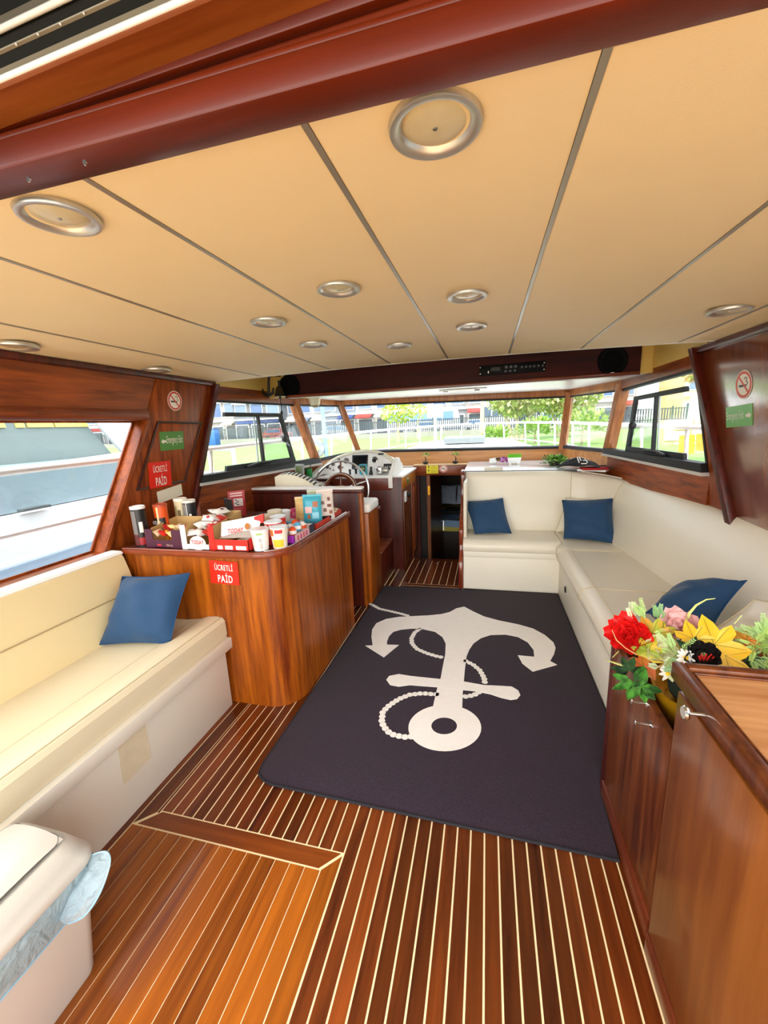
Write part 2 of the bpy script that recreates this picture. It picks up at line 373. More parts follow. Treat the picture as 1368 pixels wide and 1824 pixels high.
# ---- windows
def pane_win(n, X, yz, sgn):
    w = struct('window_%d' % n, MB().prism([(X(z) - sgn * 0.098, y, z) for y, z in yz], [(X(z) - sgn * 0.092, y, z) for y, z in yz]), GLASS)
    k = len(yz); cy = sum(p[0] for p in yz) / k; cz = sum(p[1] for p in yz) / k
    for i in range(k):
        a, b = yz[i], yz[(i + 1) % k]; ii = [(cy + (q[0] - cy) * 0.985, cz + (q[1] - cz) * 0.97) for q in (b, a)]
        part('glazing_bead', MB().prism([(X(z) - sgn * 0.09, y, z) for y, z in [a, b] + ii], [(X(z) - sgn * 0.08, y, z) for y, z in [a, b] + ii]), WALLW, w)
    return w
pane_win(1, XL, [(-0.35, 0.884), (1.68, 0.884), (2.035, 1.60), (-0.35, 1.60)], 1)
pane_win(6, XR, [(-0.35, 0.884), (1.45, 0.884), (1.80, 1.60), (-0.35, 1.60)], -1)  # out-of-view window, added to let more daylight into the saloon
V = Vector
LA, LB, LBt, LAt = V((-2.02, 2.44, 1.177)), V((-1.847, 4.2, 1.150)), V((-1.982, 4.0, 1.774)), V((-1.97, 2.667, 1.751))
FA, FB, FBt, FAt = LB, V((-1.632, 5.1, 1.189)), V((-1.7915, 4.9, 1.787)), LBt
WB, WBt = V((0.863, 5.1, 1.172)), V((0.878, 4.9, 1.742))
RB, RBt = V((1.11, 4.2, 1.176)), V((1.14, 4.0, 1.728))
RA, RAt = V((1.30, 2.795, 1.159)), V((1.24, 2.949, 1.767))
QL = Quad(LA, LB, LBt, LAt); QLQ = Quad(FA, FB, FBt, FAt); QW = Quad(FB, WB, WBt, FBt); QRQ = Quad(WB, RB, RBt, WBt); QR = Quad(RB, RA, RAt, RBt)
def frame_parts(w, q, m, e, d0=-0.03, d1=0.012, sides='lrtb'):
    lu = (q.p[1] - q.p[0]).length; lv = (q.p[3] - q.p[0]).length; a = e / lu; b = e / lv
    if 'l' in sides: part('window_frame', q.bar(MB(), 0, a, 0, 1, d0, d1), m, w)
    if 'r' in sides: part('window_frame', q.bar(MB(), 1 - a, 1, 0, 1, d0, d1), m, w)
    if 'b' in sides: part('window_frame', q.bar(MB(), a, 1 - a, 0, b, d0, d1), m, w)
    if 't' in sides: part('window_frame', q.bar(MB(), a, 1 - a, 1 - b, 1, d0, d1), m, w)
for n, q in ((2, QL), (3, QLQ), (4, QW), (5, QRQ), (7, QR)):
    w = struct('window_%d' % n, q.bar(MB(), 0.0, 1.0, 0.0, 1.0, -0.022, -0.016), GLASS)
    frame_parts(w, q, RUBBER, 0.018)
    if n in (3, 5): part('sill_strip', q.bar(MB(), 0, 1, -0.01, 0.05, -0.03, 0.02), RUBBER, w)
    if n == 4: part('sill_strip', q.bar(MB(), 0, 1, -0.01, 0.018, -0.03, 0.02), RUBBER, w)
    if n in (2, 7):
        f = (lambda u: u) if n == 2 else (lambda u: 1 - u)
        def br(name, u0, u1, v0, v1, d0=-0.014, d1=0.01, m=RUBBER):
            u0, u1 = sorted((f(u0), f(u1))); return part(name, q.bar(MB(), u0, u1, v0, v1, d0, d1), m, w)
        br('sill_ledge', 0.0, 1.0, -0.02, 0.07, -0.02, 0.05)
        br('sill_cap', 0.0, 1.0, -0.055, -0.02, -0.02, 0.055, mat('c9c4bc', 0.35))
        br('sash_bottom', 0.17, 0.745, 0.07, 0.135)
        br('sash_top', 0.12, 0.745, 0.79, 0.845)
        br('sash_stile', 0.72, 0.755, 0.07, 0.845)
        br('sash_stile', 0.445, 0.462, 0.07, 0.80)
        br('sliding_pane', 0.455, 0.725, 0.13, 0.80, -0.004, 0.0, GLASS)
        br('pane_edge', 0.405, 0.415, 0.10, 0.80, -0.006, 0.002, mat('c4d2d4', 0.2))
        kp = q.pt(f(0.69), 0.44, 0.02)
        part('knob', MB().ball(kp, 0.03, 0.03, 0.034, 10, 8), mat('2b2b2c', 0.4), w, smooth=60)
        h0 = q.pt(f(0.30), 0.09, 0.03); h1 = q.pt(f(0.50), 0.12, 0.03)
        part('latch_handle', MB().tube([h0, (h0 + h1) / 2 + V((0, 0, 0.012)), h1], 0.012, 6), mat('26282a', 0.4), w, smooth=60)
# posts between the windows
def post(n, a, b, wdir, w, m, d=0.05, parent=None):
    wv = V(wdir).normalized() * w; nv = V((0, -1, 0.2)).normalized() * d
    nv = (b - a).cross(wv).normalized() * d
    if nv.dot(V((XC, 2, 1.5)) - a) < 0: nv = -nv
    mb = MB().hexa([a - wv - nv, a + wv - nv, a + wv + nv * 0.9, a - wv + nv * 0.9, b - wv - nv, b + wv - nv, b + wv + nv * 0.9, b - wv + nv * 0.9])
    o = struct('trim_%d' % n, mb, m, bevel=0.006); return o
post(3, LB - V((0, 0, .03)), LBt + V((0, 0, .05)), (0.32, 0.95, 0), 0.033, POSTW)
post(4, FB - V((0, 0, .03)), FBt + V((0, 0, .05)), (0.9, 0.45, 0), 0.036, POSTW)
post(5, WB - V((0, 0, .03)), WBt + V((0, 0, .05)), (0.9, -0.45, 0), 0.036, POSTW)
post(6, RB - V((0, 0, .03)), RBt + V((0, 0, .05)), (0.32, -0.95, 0), 0.033, POSTW)
# headers above and panels below each window
def up(p, dz): return V((p.x, p.y, p.z + dz))
def dn(p, z): return V((p.x, p.y, z))
wf = MB(); wh = MB()
def dbl(mb, a, b, z, d0, d1): Quad(dn(a, z), dn(b, z), b, a).bar(mb, 0, 1, 0, 1, d0, d1)
hd = struct('wall_forward_header', Quad(LAt, LBt, up(LBt, .10), up(LAt, .10)).bar(MB(), 0, 1, 0, 1, -0.03, 0.02), WALLH)
for a, b, h in ((FAt, FBt, .085), (FBt, WBt, .085), (WBt, RBt, .10), (RBt, RAt, .10)):
    part('header_board', Quad(a, b, up(b, h), up(a, h)).bar(MB(), 0, 1, 0, 1, -0.03, 0.018), POSTW if a in (FAt, FBt, WBt) else WALLH, hd, bevel=0.003)
part('header_board', Quad(LAt, LBt, up(LBt, .045), up(LAt, .045)).bar(MB(), 0, 1, 0, 1, 0.02, 0.032), WALLH, hd, bevel=0.003)
part('header_board', Quad(RBt, RAt, up(RAt, .05), up(RBt, .05)).bar(MB(), 0, 1, 0, 1, 0.02, 0.032), WALLH, hd, bevel=0.003)
lo = struct('wall_left_forward', Quad(dn(LA, -0.05), dn(LB, -0.05), LB, LA).bar(MB(), 0, 1, 0, 1, -0.04, 0.0), WALLH)
struct('wall_left_quarter', Quad(dn(FA, -0.05), dn(FB, -0.05), FB, FA).bar(MB(), 0, 1, 0, 1, -0.04, 0.0), ORANGEW)
struct('wall_right_quarter', Quad(dn(WB, -0.05), dn(RB, -0.05), RB, WB).bar(MB(), 0, 1, 0, 1, -0.04, 0.0), ORANGEW)
struct('wall_right_forward', Quad(dn(RB, -0.05), dn(RA, -0.05), RA, RB).bar(MB(), 0, 1, 0, 1, -0.04, 0.0), WALLH)
struct('wall_windscreen', Quad(dn(FB, 0.93), dn(WB, 0.93), WB, FB).bar(MB(), 0, 1, 0, 1, -0.04, 0.0), ORANGEW)
part('rail_moulding', Quad(up(LA, -0.17), up(LB, -0.17), up(LB, -0.15), up(LA, -0.15)).bar(MB(), 0, 1, 0, 1, 0.0, 0.012), WALLH, lo)
# soffit under the forward roof, roof skins, side panels under the ceiling edge
def so(x): return 1.842 - 0.013 * (x + 1.79)
sp_ = [(-1.93, 3.0), (-2.0, 4.0), (-1.80, 4.95), (0.89, 4.95), (1.15, 4.0), (1.17, 3.0)]
sf = struct('ceiling_forward', MB().prism([(x, y, so(x)) for x, y in sp_[1:5] + [(1.19, 3.47), (-2.0, 3.47)]], [(x, y, so(x) + 0.06) for x, y in sp_[1:5] + [(1.19, 3.47), (-2.0, 3.47)]]), mat('f0eee6', 0.3, spec=0.5))
part('light_strip', B(-0.45, 0.0, 4.02, 4.05, so(-.2) - 0.012, so(-.2) - 0.001), mat('d8d4c8', 0.3, 0.6), sf, bevel=0.003)
part('light_strip', B(-0.43, -0.38, 4.2, 4.22, so(-.4) - 0.01, so(-.4) - 0.001), mat('6a6660', 0.4), sf)
part('light_strip', B(-0.12, -0.07, 4.2, 4.22, so(-.1) - 0.01, so(-.1) - 0.001), mat('6a6660', 0.4), sf)
for sx, a, b in ((1, LAt, LBt), (-1, RAt, RBt)):
    a2 = a + V((0, -0.15, 0)); q = Quad(up(a2, .085), up(b, .085), dn(b, 2.1), dn(a2, 2.1))
    part('side_panel', q.bar(MB(), 0, 1, 0, 1, -0.02, 0.02), YELLOWP, ce)
part('end_panel', B(-2.02, -1.76, 3.46, 3.49, 1.80, 2.1), YELLOWP, ce)
part('end_panel', B(1.08, 1.28, 3.46, 3.49, 1.80, 2.1), YELLOWP, ce)
# ---- forward beam and aft header
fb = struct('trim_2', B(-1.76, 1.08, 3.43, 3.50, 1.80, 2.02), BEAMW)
part('beam_lip', B(-1.745, 1.075, 3.405, 3.50, 1.787, 1.815), wood('5a2412', '8c4424', 'x', 24, 0.3, 0.4), fb, bevel=0.006)
def tz(x, z): return z + 0.045 * (x + 0.80)
def tbar(y0, y1, z0, z1, x0=-2.0, x1=1.3): return MB().hexa([(x0, y0, tz(x0, z0)), (x1, y0, tz(x1, z0)), (x1, y1, tz(x1, z0)), (x0, y1, tz(x0, z0)), (x0, y0, tz(x0, z1)), (x1, y0, tz(x1, z1)), (x1, y1, tz(x1, z1)), (x0, y1, tz(x0, z1))])
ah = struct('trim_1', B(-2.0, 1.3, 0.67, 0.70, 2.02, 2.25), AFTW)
part('upper_facing', MB().hexa([(-2.0, 0.655, 2.03), (1.3, 0.655, 2.09), (1.3, 0.672, 2.09), (-2.0, 0.672, 2.03), (-2.0, 0.645, 2.25), (1.3, 0.645, 2.25), (1.3, 0.672, 2.25), (-2.0, 0.672, 2.25)]), AFTW, ah, bevel=0.003)
part('lower_board', B(-2.0, 1.3, 0.635, 0.705, 1.975, 2.022), AFTW, ah, bevel=0.006)
part('rounded_moulding', MB().tube([(-2.0, 0.652, 2.027), (1.3, 0.652, 2.030)], 0.010, 10), AFTW, ah, smooth=60)
part('thin_batten', tbar(0.600, 0.655, 2.052, 2.060), wood('7a3a14', 'a8602a', 'x', 20, 0.4, 0.1), ah)
part('white_edging', MB().tube([(-2.0, 0.600, tz(-2.0, 2.064)), (1.3, 0.600, tz(1.3, 2.064))], 0.0045, 8), mat('e9e7e2', 0.4), ah, smooth=60)
for x, y_ in ((152, 290), (52, 320)):
    p = ony(x, y_, 0.634); part('screw', MB().lathe([(0.0045, 0), (0.004, 0.002)], p, 10, (0, -1, 0)), CHROME, ah)
tr = struct('trim_7', tbar(0.605, 0.645, 2.068, 2.5), mat('15140f', 0.6, spec=0.2))
part('track_strip', tbar(0.602, 0.606, 2.067, 2.080), mat('776a56', 0.6), tr)
part('track_lip', tbar(0.600, 0.606, 2.0995, 2.1015), mat('9a9080', 0.5), tr)
for k in range(6): part('rivet', MB().ball((-0.80 + k * 0.045, 0.600, tz(-0.80 + k * 0.045, 2.098)), 0.0018, nu=6, nv=4), mat('d8d4cc', 0.4), tr)
part('track_rail', MB().tube([(-2.0, 0.600, tz(-2.0, 2.124)), (1.3, 0.600, tz(1.3, 2.124))], 0.0042, 8), mat('dcd9d2', 0.4), tr, smooth=60)
part('track_strip', tbar(0.602, 0.606, 2.130, 2.142), mat('5a5244', 0.6), tr)
# ---- front bulkhead with the companionway, cabin beyond
fw = struct('wall_front', B(-0.29, 1.05, 4.84, 4.90, -0.65, 1.0).box(-1.6, -0.80, 4.84, 4.90, -0.65, 1.0), DARKW)
part('lintel', B(-0.86, -0.20, 4.80, 4.90, 0.90, 1.022), WALLX, fw, bevel=0.004)
part('lintel_cap', B(-0.86, -0.20, 4.79, 4.905, 1.022, 1.032), mat('d8b98a', 0.4), fw)
cb = struct('wall_cabin', B(-1.3, 0.74, 7.36, 7.4, -0.65, 0.98), mat('3c352e', 0.7))
struct('wall_cabin_left', B(-1.3, -1.26, 4.9, 7.36, -0.65, 0.98), mat('3c352e', 0.7)); struct('wall_cabin_right', B(0.7, 0.74, 4.9, 7.36, -0.65, 0.98), mat('3c352e', 0.7))
struct('floor_cabin', B(-1.3, 0.74, 4.36, 7.4, -0.70, -0.65), mat('3a2016', 0.6))
struct('ceiling_cabin', B(-1.6, 1.05, 4.89, 6.45, 0.98, 1.0).box(-1.6, 1.05, 7.0, 7.4, 0.98, 1.0).box(-1.6, -0.72, 6.45, 7.0, 0.98, 1.0).box(-0.02, 1.05, 6.45, 7.0, 0.98, 1.0), mat('d8d2c4', 0.6))
part('quilted_panel', B(-0.72, 0.2, 7.30, 7.36, 0.2, 0.9), mat('4a4038', 0.7, bump=1.0, bscale=22), cb)
one('companion_step', B(-0.82, -0.245, 4.37, 4.60, -0.65, -0.25), DARKW, 'dark step leading down to the forward cabin', 'step', bevel=0.006)
part('gap_shade_panel', B(-0.82, -0.70, 4.93, 4.96, -0.65, 0.90), mat('1a0f0a', 0.6), fw)  # dark panel added so the gap beside the jamb reads as deep shade
dr = struct('door_1', MB().hexa([(-0.70, 4.92, -0.5), (-0.665, 4.92, -0.5), (-0.60, 5.52, -0.5), (-0.635, 5.52, -0.5), (-0.70, 4.92, 0.88), (-0.665, 4.92, 0.88), (-0.60, 5.52, 0.88), (-0.635, 5.52, 0.88)]), wood('2e120a', '4c2012', 'z', 30))
part('door_jamb', B(-0.705, -0.665, 4.83, 4.91, -0.5, 0.90), wood('6e3a1c', '9a5a30', 'z', 30), dr)
part('hinge', B(-0.690, -0.664, 4.815, 4.83, 0.66, 0.77), BRASS, dr)
part('door_handle', MB().tube([(-0.605, 5.45, 0.18), (-0.57, 5.45, 0.18), (-0.57, 5.43, 0.05)], 0.008, 6), STEEL, dr)
# ================================================================== FURNITURE
# ---- rug with the anchor print
rug_xy = [(-0.94, 1.285), (-0.90, 1.272), (0.455, 1.243), (0.462, 1.50), (0.50, 1.56), (0.612, 1.60), (0.612, 3.52), (-0.20, 3.50), (-0.936, 3.475), (-0.985, 1.36), (-0.975, 1.31)]
RUGM = mat('302530', 0.95, bump=1.0, bscale=220, vary=0.6, vscale=120, spec=0.1, sheen=0.1)
PRINT = mat('f2efe8', 0.9, bump=0.6, bscale=260, vary=0.04, vscale=30, spec=0.1)
rug = thing('rug', 'dark purple-grey rug with a large white anchor and rope print', 'rug', (-0.2, 2.4, 0.0))
part('rug_pile', MB().polyz(rug_xy, 0.0005, 0.010), RUGM, rug, bevel=0.003)
part('rug_binding', MB().tube([(x, y, 0.006) for x, y in rug_xy], 0.0065, 6, True), mat('17151b', 0.9), rug, smooth=60)
def fp(c): q = onz(600 + c[0] / 2.6308, 1040 + c[1] / 2.6308, 0.010); return (q.x, q.y)
anchor = [(597,107),(640,130),(690,153),(760,172),(850,190),(920,210),(975,240),(1015,275),(1025,300),(1018,330),(1000,362),(1033,380),(918,412),(870,375),(848,335),(925,342),(922,310),(895,275),(850,250),(790,238),(720,240),(675,255),(640,280),(620,310),(608,340),(600,400),(595,460),(590,510),(587,600),(452,600),(452,568),(470,490),(487,440),(500,370),(508,330),(510,280),(495,250),(460,225),(400,212),(350,210),(300,215),(265,225),(245,245),(235,270),(235,285),(291,287),(220,345),(133,290),(168,288),(162,250),(165,215),(185,185),(230,165),(290,155),(350,152),(430,148),(490,142),(530,132),(560,115)]
stock = [(232,450),(245,432),(290,423),(345,432),(487,447),(595,458),(690,475),(760,478),(820,482),(850,500),(860,522),(845,540),(815,545),(770,535),(720,518),(640,503),(590,498),(470,485),(340,475),(290,482),(250,475)]
def flat(pts, z0, z1):
    xy = [fp(p) for p in pts]; return MB().polyz(xy, z0, z1)
part('anchor_shank', flat(anchor, 0.009, 0.0112), PRINT, rug)
part('anchor_stock', flat(stock, 0.009, 0.0114), PRINT, rug)
ro = [fp(p) for p in ellipse(506, 677, 171, 109, 40)]; ri = [fp(p) for p in ellipse(503, 667, 60, 39, 40)]
rm = MB()
for z in (0.009, 0.0116): rm.add([V((x, y, z)) for x, y in ro + ri], [(i, (i + 1) % 40, (i + 1) % 40 + 40, i + 40) for i in range(40)])
part('anchor_ring', rm, PRINT, rug)
ropes = [[(160,95),(200,117),(250,128),(300,140),(345,153)], [(388,212),(365,228),(350,255),(352,280),(375,305),(420,325),(470,340),(507,347)], [(605,362),(640,380),(670,405),(690,440),(695,472)], [(665,508),(640,523),(590,530)], [(465,518),(400,513),(340,520),(290,540),(245,570),(215,600),(210,650),(235,690),(270,710),(320,718),(360,715)]]
for rp in ropes:
    p2 = [V(fp(p) + (0,)) for p in rp]; mb = MB(); acc = 0.0
    for a, b in zip(p2, p2[1:]):
        L = (b - a).length; d = (b - a) / L; n = V((-d.y, d.x, 0)); t = -acc
        while t < L:
            if t >= 0:
                c = a + d * t
                mb.polyz([(c.x + d.x * r_ * math.cos(k) * 1.0 + n.x * r_ * math.sin(k), c.y + d.y * r_ * math.cos(k) * 1.0 + n.y * r_ * math.sin(k)) for r_ in (0.018,) for k in [2 * PI * i / 8 for i in range(8)]], 0.009, 0.0112)
            t += 0.030
        acc = (L - (t - 0.030)) if t > L else 0
        acc = 0.030 - (t - L) if t > L else 0
    part('rope_print', mb, PRINT, rug, kind='stuff')

# ---- cushions given by their four corners
def pillow(mb, bl, br, tr_, tl, t, n=14, pinch=0.07, bias=0.5, wr=0.012, seed=1):
    bl, br, tr_, tl = map(V, (bl, br, tr_, tl)); nrm = (br - bl).cross(tl - bl).normalized(); rs = random.Random(seed)
    ph = [rs.random() * 6 for _ in range(6)]
    def pos(u, v, side):
        a, b = 2 * u - 1, 2 * v - 1
        uu = 0.5 + 0.5 * a * (1 - pinch * (1 - b * b)); vv = 0.5 + 0.5 * b * (1 - pinch * (1 - a * a))
        p = (bl * (1 - uu) + br * uu) * (1 - vv) + (tl * (1 - uu) + tr_ * uu) * vv
        h = max(0.0, (1 - a * a) * (1 - b * b)) ** 0.42
        w = wr * (math.sin(7 * a + 3 * b + ph[0]) + math.sin(5 * b - 6 * a * b + ph[1]) + 0.6 * math.sin(13 * b + 4 * a + ph[2])) * h
        return p + nrm * side * (t * 0.5 * h + w * 0.5)
    mb.grid(lambda u, v: pos(u, v, 1), n, n); mb.grid(lambda u, v: pos(u, v, -1), n, n)
    return mb
def cushion(label, cs, t, m=BLUEF, name='blue_cushion', group='blue scatter cushions', seed=1):
    c = [V(p) for p in cs]; base = (c[0] + c[1]) / 2; base.z = min(p.z for p in c)
    o = thing(name, label, 'cushion', base, group)
    part('cover', pillow(MB(), *c, t, seed=seed), m, o, smooth=75)
    ed = []
    for a, b in ((0, 1), (1, 2), (2, 3), (3, 0)):
        for k in range(6):
            s = k / 6; mid = (c[0] + c[2]) / 2; p = c[a] * (1 - s) + c[b] * s; bow = 4 * s * (1 - s)
            opp = (c[a] + c[b]) / 2; p = p + (mid - opp) * bow * 0.07; ed.append(p)
    part('seam', MB().tube(ed, 0.0035, 5, True), mat('103f68', 0.8) if m is BLUEF else PIPING, o, smooth=60)
    return o

# ---- left settee
CREAMS = mat('e2d5b2', 0.45, bump=0.05, bscale=350, vary=0.06, vscale=2.0, spec=0.4)
st = thing('settee', 'long cream upholstered bench under the left window', 'bench', (-1.65, 0.6, 0.0))
Y0, Y1 = -0.5, 1.705
part('base_panel', B(-1.97, -1.38, Y0, Y1, 0.0, 0.36), CREAMW, st, bevel=0.004)
part('front_rail', B(-1.95, -1.348, Y0, Y1 + 0.028, 0.345, 0.408), CREAMW, st, bevel=0.008)
sc_ = [(-1.95, 0.41), (-1.376, 0.41), (-1.370, 0.43), (-1.372, 0.505), (-1.385, 0.522), (-1.42, 0.527), (-1.475, 0.522), (-1.52, 0.506), (-1.62, 0.492), (-1.95, 0.488)]
part('seat_cushion', MB().polyy(sc_, Y0, Y1 + 0.02), CREAMS, st, smooth=30)
part('seat_seam', MB().tube([(-1.394, Y0, 0.5255), (-1.394, Y1 + 0.018, 0.5255)], 0.0022, 5), PIPING, st)
part('seat_seam', MB().tube([(-1.545, Y0, 0.5025), (-1.545, Y1 + 0.018, 0.5025)], 0.0018, 5), PIPING, st)
bk = [(-2.02, 0.48), (-1.855, 0.48), (-1.868, 0.56), (-1.893, 0.66), (-1.898, 0.672), (-1.898, 0.68), (-1.922, 0.78), (-1.945, 0.855), (-1.958, 0.874), (-1.985, 0.882), (-2.028, 0.880)]
part('backrest', MB().polyy(bk, Y0, Y1 - 0.01), CREAM2, st, smooth=25)
part('backrest_cap', MB().polyy([(-2.03, 0.872), (-1.956, 0.872), (-1.950, 0.878), (-1.960, 0.890), (-2.03, 0.892)], Y0, Y1 - 0.005), WHITER, st)
part('backrest_seam', MB().tube([(-1.894, Y0, 0.676), (-1.894, Y1 - 0.01, 0.676)], 0.003, 5), mat('b09a6c', 0.6), st)
pp = [onx(x, y, -1.3785) for x, y in ((208, 1320), (257, 1283), (269, 1348.5), (220, 1399))]
part('patch', MB().prism([p for p in pp], [p + V((0.0015, 0, 0)) for p in pp]), mat('ddd0ae', 0.7, vary=0.1, vscale=25), st, label='darker rectangular patch')
cushion('blue cushion propped on the bench against the snack counter', [(-1.86, 1.40, 0.50), (-1.50, 1.47, 0.50), tuple(ony(338, 1021, 1.64)), tuple(ony(218, 1027, 1.60))], 0.15, seed=3)

# ---- snack counter
def arc(cx, cy, r, a0, a1, n): return [(cx + r * math.cos(a0 + (a1 - a0) * i / n), cy + r * math.sin(a0 + (a1 - a0) * i / n)) for i in range(n + 1)]
def cout(d): # outline with overhang d
    return [(-1.97, 1.728 - d)] + arc(-1.165, 1.898, 0.17 + d, -PI / 2, -0.02, 12) + [(-0.985 + d, 2.72 + d * 0.5), (-1.97, 2.72 + d * 0.5)]
ctr = thing('snack_counter', 'mahogany counter with a rounded corner, loaded with snacks', 'counter', (-1.5, 2.2, 0.0))
part('body', MB().polyz(cout(0.0), 0.0, 0.868), COUNTW, ctr, smooth=30)
part('top_moulding', MB().polyz(cout(0.016), 0.868, 0.893), wood('5a1f0d', '8e3e1c', 'x', 30, 0.25, 0.5), ctr, bevel=0.008)
part('top_surface', MB().polyz(cout(-0.02), 0.893, 0.897), mat('4a2a22', 0.25, coat=0.3), ctr)
rim = [V((x, y, 0.896)) for x, y in cout(0.006)[:-1]]
part('rim', MB().tube(rim, 0.008, 8), wood('5a1f0d', '8e3e1c', 'x', 30, 0.25, 0.5), ctr, smooth=60)
e1 = [V((x, y, 0.899)) for x, y in cout(-0.012)[4:-1]]
part('edge_inlay', MB().tube(e1, 0.0045, 6), mat('cfc8c4', 0.3, 0.5), ctr, smooth=60)

# ---- helm: partition, seat, step, console
hp = thing('helm_partition', 'tall mahogany partition with a white padded top behind the helm seat', 'partition', (-1.48, 3.07, 0.0))
part('panel', B(-1.98, -0.985, 3.04, 3.085, 0.0, 1.0), DARKW, hp, bevel=0.003)
part('end_post', B(-1.0, -0.972, 3.03, 3.095, 0.0, 1.0), COUNTW, hp, bevel=0.008)
part('top_moulding', B(-1.98, -0.965, 3.022, 3.10, 0.985, 1.012), DARKW, hp, bevel=0.008)
part('padded_top', B(-1.98, -0.968, 3.03, 3.11, 1.012, 1.034), WHITER, hp, bevel=0.009)
hs_ = thing('helm_bench', 'helm bench box with white seat cushion beside the steering wheel', 'bench', (-1.4, 3.3, 0.0))
part('seat_box', B(-1.92, -0.945, 3.10, 3.43, 0.0, 0.80), COUNTW, hs_, bevel=0.004)
part('seat_cushion', B(-1.90, -0.935, 3.115, 3.42, 0.80, 0.885), WHITER, hs_, bevel=0.025, seg=3)
part('seat_edge', B(-1.90, -0.925, 3.41, 3.445, 0.765, 0.80), DARKW, hs_, bevel=0.008)
sb_ = thing('step_box', 'low mahogany step box in front of the helm console', 'step', (-1.4, 3.7, 0.0))
part('box_body', B(-1.80, -0.948, 3.45, 3.955, 0.0, 0.335), DARKW, sb_, bevel=0.003)
part('tread', B(-1.80, -0.940, 3.45, 3.955, 0.335, 0.355), wood('6a2d18', '9a5030', 'x', 30), sb_, bevel=0.006)
hc = thing('helm_console', 'mahogany helm console with white instrument dashboard', 'console', (-1.3, 4.4, 0.0))
part('cabinet', B(-1.60, -0.835, 3.97, 4.78, 0.0, 0.985), DARKW, hc, bevel=0.003)
part('upper_band', B(-1.60, -0.945, 3.955, 3.975, 0.86, 0.985), wood('4a1a10', '7a3420', 'x', 30), hc, bevel=0.003)
part('side_lining', B(-0.838, -0.828, 3.975, 4.78, 0.86, 0.985), wood('9a4a16', 'd0862e', 'y', 26), hc, bevel=0.002)
dcp = part('cupboard_door', B(-0.84, -0.826, 4.0, 4.42, 0.04, 0.85), CABW, hc, bevel=0.003)
dcp2 = part('cupboard_door', B(-0.84, -0.820, 4.45, 4.77, -0.02, 0.86), wood('6a2a14', 'a04e24', 'z', 30), hc, bevel=0.004)
part('door_panel', B(-0.822, -0.812, 4.50, 4.72, 0.05, 0.80), wood('7a341a', 'ac5a2c', 'z', 30), dcp2, bevel=0.006)
part('white_top', MB().polyz([(-1.88, 3.94), (-0.955, 3.94), (-0.94, 3.985), (-0.815, 3.985), (-0.815, 4.78), (-1.60, 4.78), (-1.75, 4.0)], 0.985, 1.005), WHITE, hc, bevel=0.004)
part('switch_plate', B(-0.826, -0.812, 4.03, 4.11, 0.72, 0.83), WHITE, hc, bevel=0.004)
part('switch_knob', MB().ball((-0.80, 4.135, 0.785), 0.02, 0.02, 0.03), BLACK, hc, smooth=60)
part('green_sticker', B(-0.8275, -0.8255, 4.22, 4.30, 0.885, 0.965), mat('2f6b3a', 0.5), hc)
part('green_sticker_print', B(-0.8257, -0.8248, 4.235, 4.285, 0.93, 0.955), WHITE, hc)
part('helm_side_shelf', B(-1.88, -1.60, 3.46, 4.10, 0.94, 0.965), mat('6a3420', 0.4), hc)
arch = [(-1.83, 1.0), (-1.81, 1.065), (-1.75, 1.115), (-1.63, 1.178), (-1.53, 1.212), (-1.42, 1.234), (-1.295, 1.243), (-1.17, 1.228), (-1.08, 1.198), (-1.0, 1.145), (-0.96, 1.09), (-0.955, 1.0)]
def dashpt(x, z, d=0.0): return V((x, 4.20 + (z - 1.0) * 0.32 - d, z))
part('dashboard', MB().prism([dashpt(x, z) for x, z in arch], [V((x, 4.64, 1.0 + (z - 1.0) * 0.75)) for x, z in arch]), WHITE, hc)
part('dashboard_rim', MB().tube([dashpt(x, z, 0.012) for x, z in arch], 0.013, 8), mat('e8e2cf', 0.4), hc, smooth=60)
part('dashboard_rim', MB().tube([dashpt(x, z + 0.012, -0.03) for x, z in arch[1:-1]], 0.010, 8), mat('d9d2bc', 0.4), hc, smooth=60)
part('left_cheek', MB().polyx([(3.90, 1.004), (4.26, 1.004), (4.26, 1.10), (4.10, 1.075), (3.94, 1.02)], -1.835, -1.76), WHITE, hc, bevel=0.006)
part('upstand', MB().polyx([(3.925, 0.885), (3.925, 1.005), (4.20, 1.165), (4.32, 1.165), (4.52, 1.01), (3.958, 1.004), (3.958, 0.885)], -0.965, -0.925), WHITER, hc, bevel=0.008)
def dp(px, py, d=0.0):
    p = ony(px, py, 4.24); return V((p.x, 4.20 + (p.z - 1.0) * 0.32 - 0.004 - d, p.z))
a_, b_ = dp(627, 811.6), dp(655, 831)
def dashrect(px0, py0, px1, py1, d0, d1):
    a, b = dp(px0, py0), dp(px1, py1); x0, x1 = a.x, b.x; z0, z1 = b.z, a.z
    return MB().hexa([dashpt(x0, z0, d0), dashpt(x1, z0, d0), dashpt(x1, z1, d0), dashpt(x0, z1, d0), dashpt(x0, z0, d1), dashpt(x1, z0, d1), dashpt(x1, z1, d1), dashpt(x0, z1, d1)])
sc2 = part('display_screen', dashrect(626.5, 811, 655.5, 831.5, -0.005, 0.010), BLACK, hc, bevel=0.003)
part('screen_glass', dashrect(629, 813, 653.5, 829.5, 0.010, 0.0115), mat('10151c', 0.06, coat=0.5), sc2)
AXD = (0, -1, 0.3)
